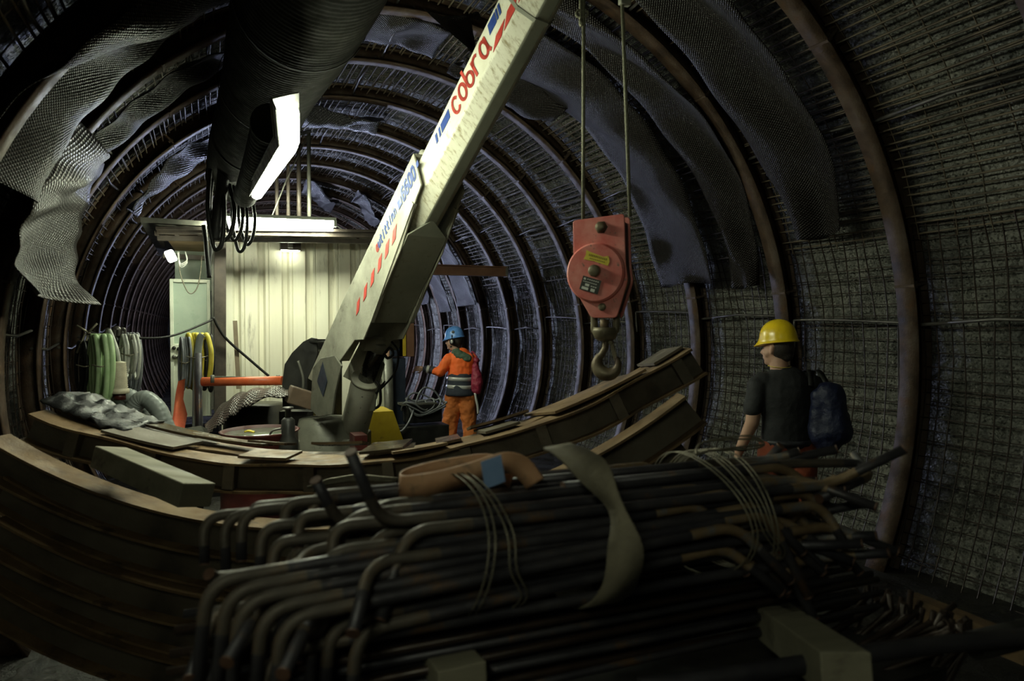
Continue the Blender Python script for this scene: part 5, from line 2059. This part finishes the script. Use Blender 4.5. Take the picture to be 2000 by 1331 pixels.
# worker in the blue helmet, pointing to the left
ow = at(899, 636, 8.7)
wo = person('person in blue helmet and orange jacket holding one arm out to the left', (ow.x, ow.y, 0))
hs_, hh, hR = head_shapes((-.085, .0, 1.605), (-.97, .24, 0))
body = list(hs_) + [
    ('c', (-.03, 0, 1.43), (-.065, 0, 1.53), .062, .056),
    ('c', (-.13, .02, 1.39), (.13, -.02, 1.39), .062, .062, .85), ('c', (0, 0, 1.34), (0, 0, 1.14), .145, .135, .75), ('c', (0, 0, 1.14), (0, 0, .93), .13, .145, .75),
    ('c', (-.09, .02, .90), (-.13, .05, .48), .088, .058), ('c', (-.13, .05, .48), (-.14, .0, .10), .055, .040), ('c', (-.14, 0, .05), (-.28, .06, .045), .045, .038),
    ('c', (.08, .0, .90), (.10, .02, .48), .088, .058), ('c', (.10, .02, .48), (.14, -.04, .10), .055, .040), ('c', (.14, -.04, .05), (.02, .06, .045), .045, .038),
    ('c', (-.15, -.03, 1.37), (-.27, -.10, 1.20), .052, .043), ('c', (-.27, -.10, 1.20), (-.47, -.06, 1.25), .042, .030),
    ('c', (.16, .02, 1.37), (.17, .14, 1.12), .052, .043), ('c', (.17, .14, 1.12), (.05, .25, 1.05), .042, .030)]
hand(body, (-.475, -.06, 1.252), (-1, .0, .02), (0, .55, .83), (-.2, .5, -.8), 1.1)
hand(body, (.04, .26, 1.05), (-.8, .5, -.1), (0, .2, 1), (-.3, -.8, 0))
blob('body', body, M['skin'], wo, .0075, 4)
blob('hair', [('e', hh(-.028, 0, .012), (.090, .079, .092), hR), ('c', hh(-.06, 0, -.05), hh(-.05, 0, -.02), .045, .06)], M['hair'], wo, .008, 3)
blob('beard', [('c', hh(.060, 0, -.092), hh(.02, .045, -.060), .024, .020), ('c', hh(.060, 0, -.092), hh(.02, -.045, -.060), .024, .020), ('c', hh(.093, .018, -.045), hh(.093, -.018, -.045), .007, .007)], M['hair'], wo, .006, 3)
for sgn in (1, -1):
    q = MB()
    ell_mesh(q, hh(.080, sgn * .030, .012), (.010, .013, .008), hR, 12)
    q.build('eye', M['hair'], wo, False)
hel, hb_, hT = helmet(wo, hh, hR, M['helmblue'], .16)
q = MB()
ell_mesh(q, hb_ + hT @ Vector((-.02, .095, .07)), (.022, .008, .022), hT, 16)
q.build('sticker', M['plate_k'], hel, False)
for sgn in (1, -1):
    e = bpy.data.objects.new('ear_defender', None)
    COL.objects.link(e)
    e.parent = wo
    q = MB()
    ell_mesh(q, hh(-.010, sgn * .098, .0), (.036, .026, .046), hR, 20)
    q.build('cup', M['rubber'], e, False)
    q = MB()
    ell_mesh(q, hh(-.010, sgn * .117, .004), (.020, .011, .026), hR, 16)
    q.build('cup_cover', M['reflect'], e, False)
    q = MB()
    q.tube([hh(-.01, sgn * .112, .03), hh(-.012, sgn * .116, .09)], .006, 6)
    q.build('arm', M['rubber'], e, False)
jacket = [('c', (-.12, .02, 1.375), (.12, -.02, 1.375), .085, .085, .9), ('c', (0, 0, 1.36), (0, 0, 1.20), .165, .165, .78), ('c', (0, 0, 1.22), (0, 0, 1.17), .168, .168, .78),
          ('c', (-.15, -.03, 1.37), (-.265, -.10, 1.21), .078, .068), ('c', (-.265, -.10, 1.21), (-.32, -.09, 1.22), .068, .058), ('c', (.16, .02, 1.37), (.17, .14, 1.14), .078, .064)]
blob('jacket', jacket, M['hiviz'], wo, .009, 4, .03, 9)
q = MB()
JR = [(1.185, .160, .130), (1.16, .172, .142), (1.08, .178, .150), (1.0, .186, .158), (.93, .198, .168), (.90, .200, .170), (.895, .190, .160)]
q.loft([[Vector(((rx + .005 * math.sin(4 * a_ + z_ * 20)) * math.cos(a_), (ry + .005 * math.sin(5 * a_ + z_ * 17)) * math.sin(a_), z_)) for a_ in [2 * PI * k / 56 for k in range(56)]] for z_, rx, ry in JR])
q.build('jacket_lower', M['navy'], wo, False)
blob('sleeve', [('c', (-.315, -.088, 1.222), (-.455, -.062, 1.25), .056, .042)], M['navy'], wo, .008, 3, .015, 12)
q = MB()
d_ = (Vector((-.455, -.062, 1.25)) - Vector((-.315, -.088, 1.222))).normalized()
c_ = Vector((-.41, -.07, 1.241))
q.tube([c_ - d_ * .022, c_ + d_ * .022], .0555, 20)
q.build('sleeve_band', M['reflect'], wo, False)
for z_ in (1.115, 1.01):
    q = MB()
    rings = []
    for zz in (-.025, 0, .025):
        rr_ = 0 if z_ > 1.1 else .007
        rings.append([Vector(((.182 + rr_ + .003 * math.sin(3 * a)) * math.cos(a), (.152 + rr_ + .003 * math.sin(5 * a)) * math.sin(a), z_ + zz + .004 * math.sin(a * 2))) for a in [2 * PI * k / 48 for k in range(48)]])
    q.loft(rings, cap=False)
    o = q.build('reflective_band', M['reflect'], wo, False)
    o.modifiers.new('thick', 'SOLIDIFY').thickness = .004
blob('hood', [('c', (-.05, -.03, 1.455), (.04, .0, 1.45), .072, .070, .9), ('c', (-.02, -.09, 1.44), (.11, -.09, 1.39), .062, .052, .9), ('c', (-.09, .03, 1.46), (-.07, -.05, 1.46), .03, .04)], M['hood'], wo, .009, 4, .03, 16)
blob('trousers', [('c', (-.05, 0, .90), (.05, 0, .90), .112, .112, .95), ('c', (-.09, .02, .88), (-.14, .05, .48), .120, .098), ('c', (-.14, .05, .48), (-.15, .0, .12), .098, .090), ('c', (.085, .0, .88), (.115, .02, .48), .120, .096), ('c', (.115, .02, .48), (.15, -.04, .12), .096, .088), ('c', (-.19, -.02, .55), (-.19, -.02, .45), .06, .06)], M['trouser'], wo, .010, 4, .045, 9)
for x_, y_, dx in ((-.15, .0, -.12), (.14, -.04, -.10)):
    blob('boot', [('c', (x_, y_, .055), (x_ + dx, y_ + .06, .05), .055, .05), ('c', (x_, y_, .05), (x_, y_, .16), .055, .058)], M['rubber'], wo, .010, 2)
bg = bpy.data.objects.new('drawstring_bag', None)
COL.objects.link(bg)
bg.location = (ow.x, ow.y, 0)
bg.rotation_euler = (0, 0, -YAW)
tag(bg, 'crimson drawstring bag on the back of the blue-helmeted person', 'bag')
blob('bag_body', [('c', (.205, -.06, 1.28), (.225, -.07, 1.08), .048, .082, .85), ('c', (.225, -.07, 1.06), (.215, -.07, .98), .085, .070, .85), ('c', (.195, -.05, 1.33), (.21, -.06, 1.36), .03, .045)], M['bagred'], bg, .008, 3, .03, 14)
for dx in (0, .05):
    q = MB()
    q.tube(spline([(.20 + dx, -.07, 1.34), (.15 + dx, -.05, 1.44), (.10 + dx, .03, 1.47), (.09 + dx, .10, 1.40)], 6), .010, 6)
    q.build('strap', M['bagred'], bg, False)
q = MB()
q.tube(spline([(.20, -.10, .93), (.215, -.11, .85), (.235, -.11, .76), (.24, -.11, .66)], 5), .016, 10)
q.build('metal_tube', M['reflect'], bg, False)
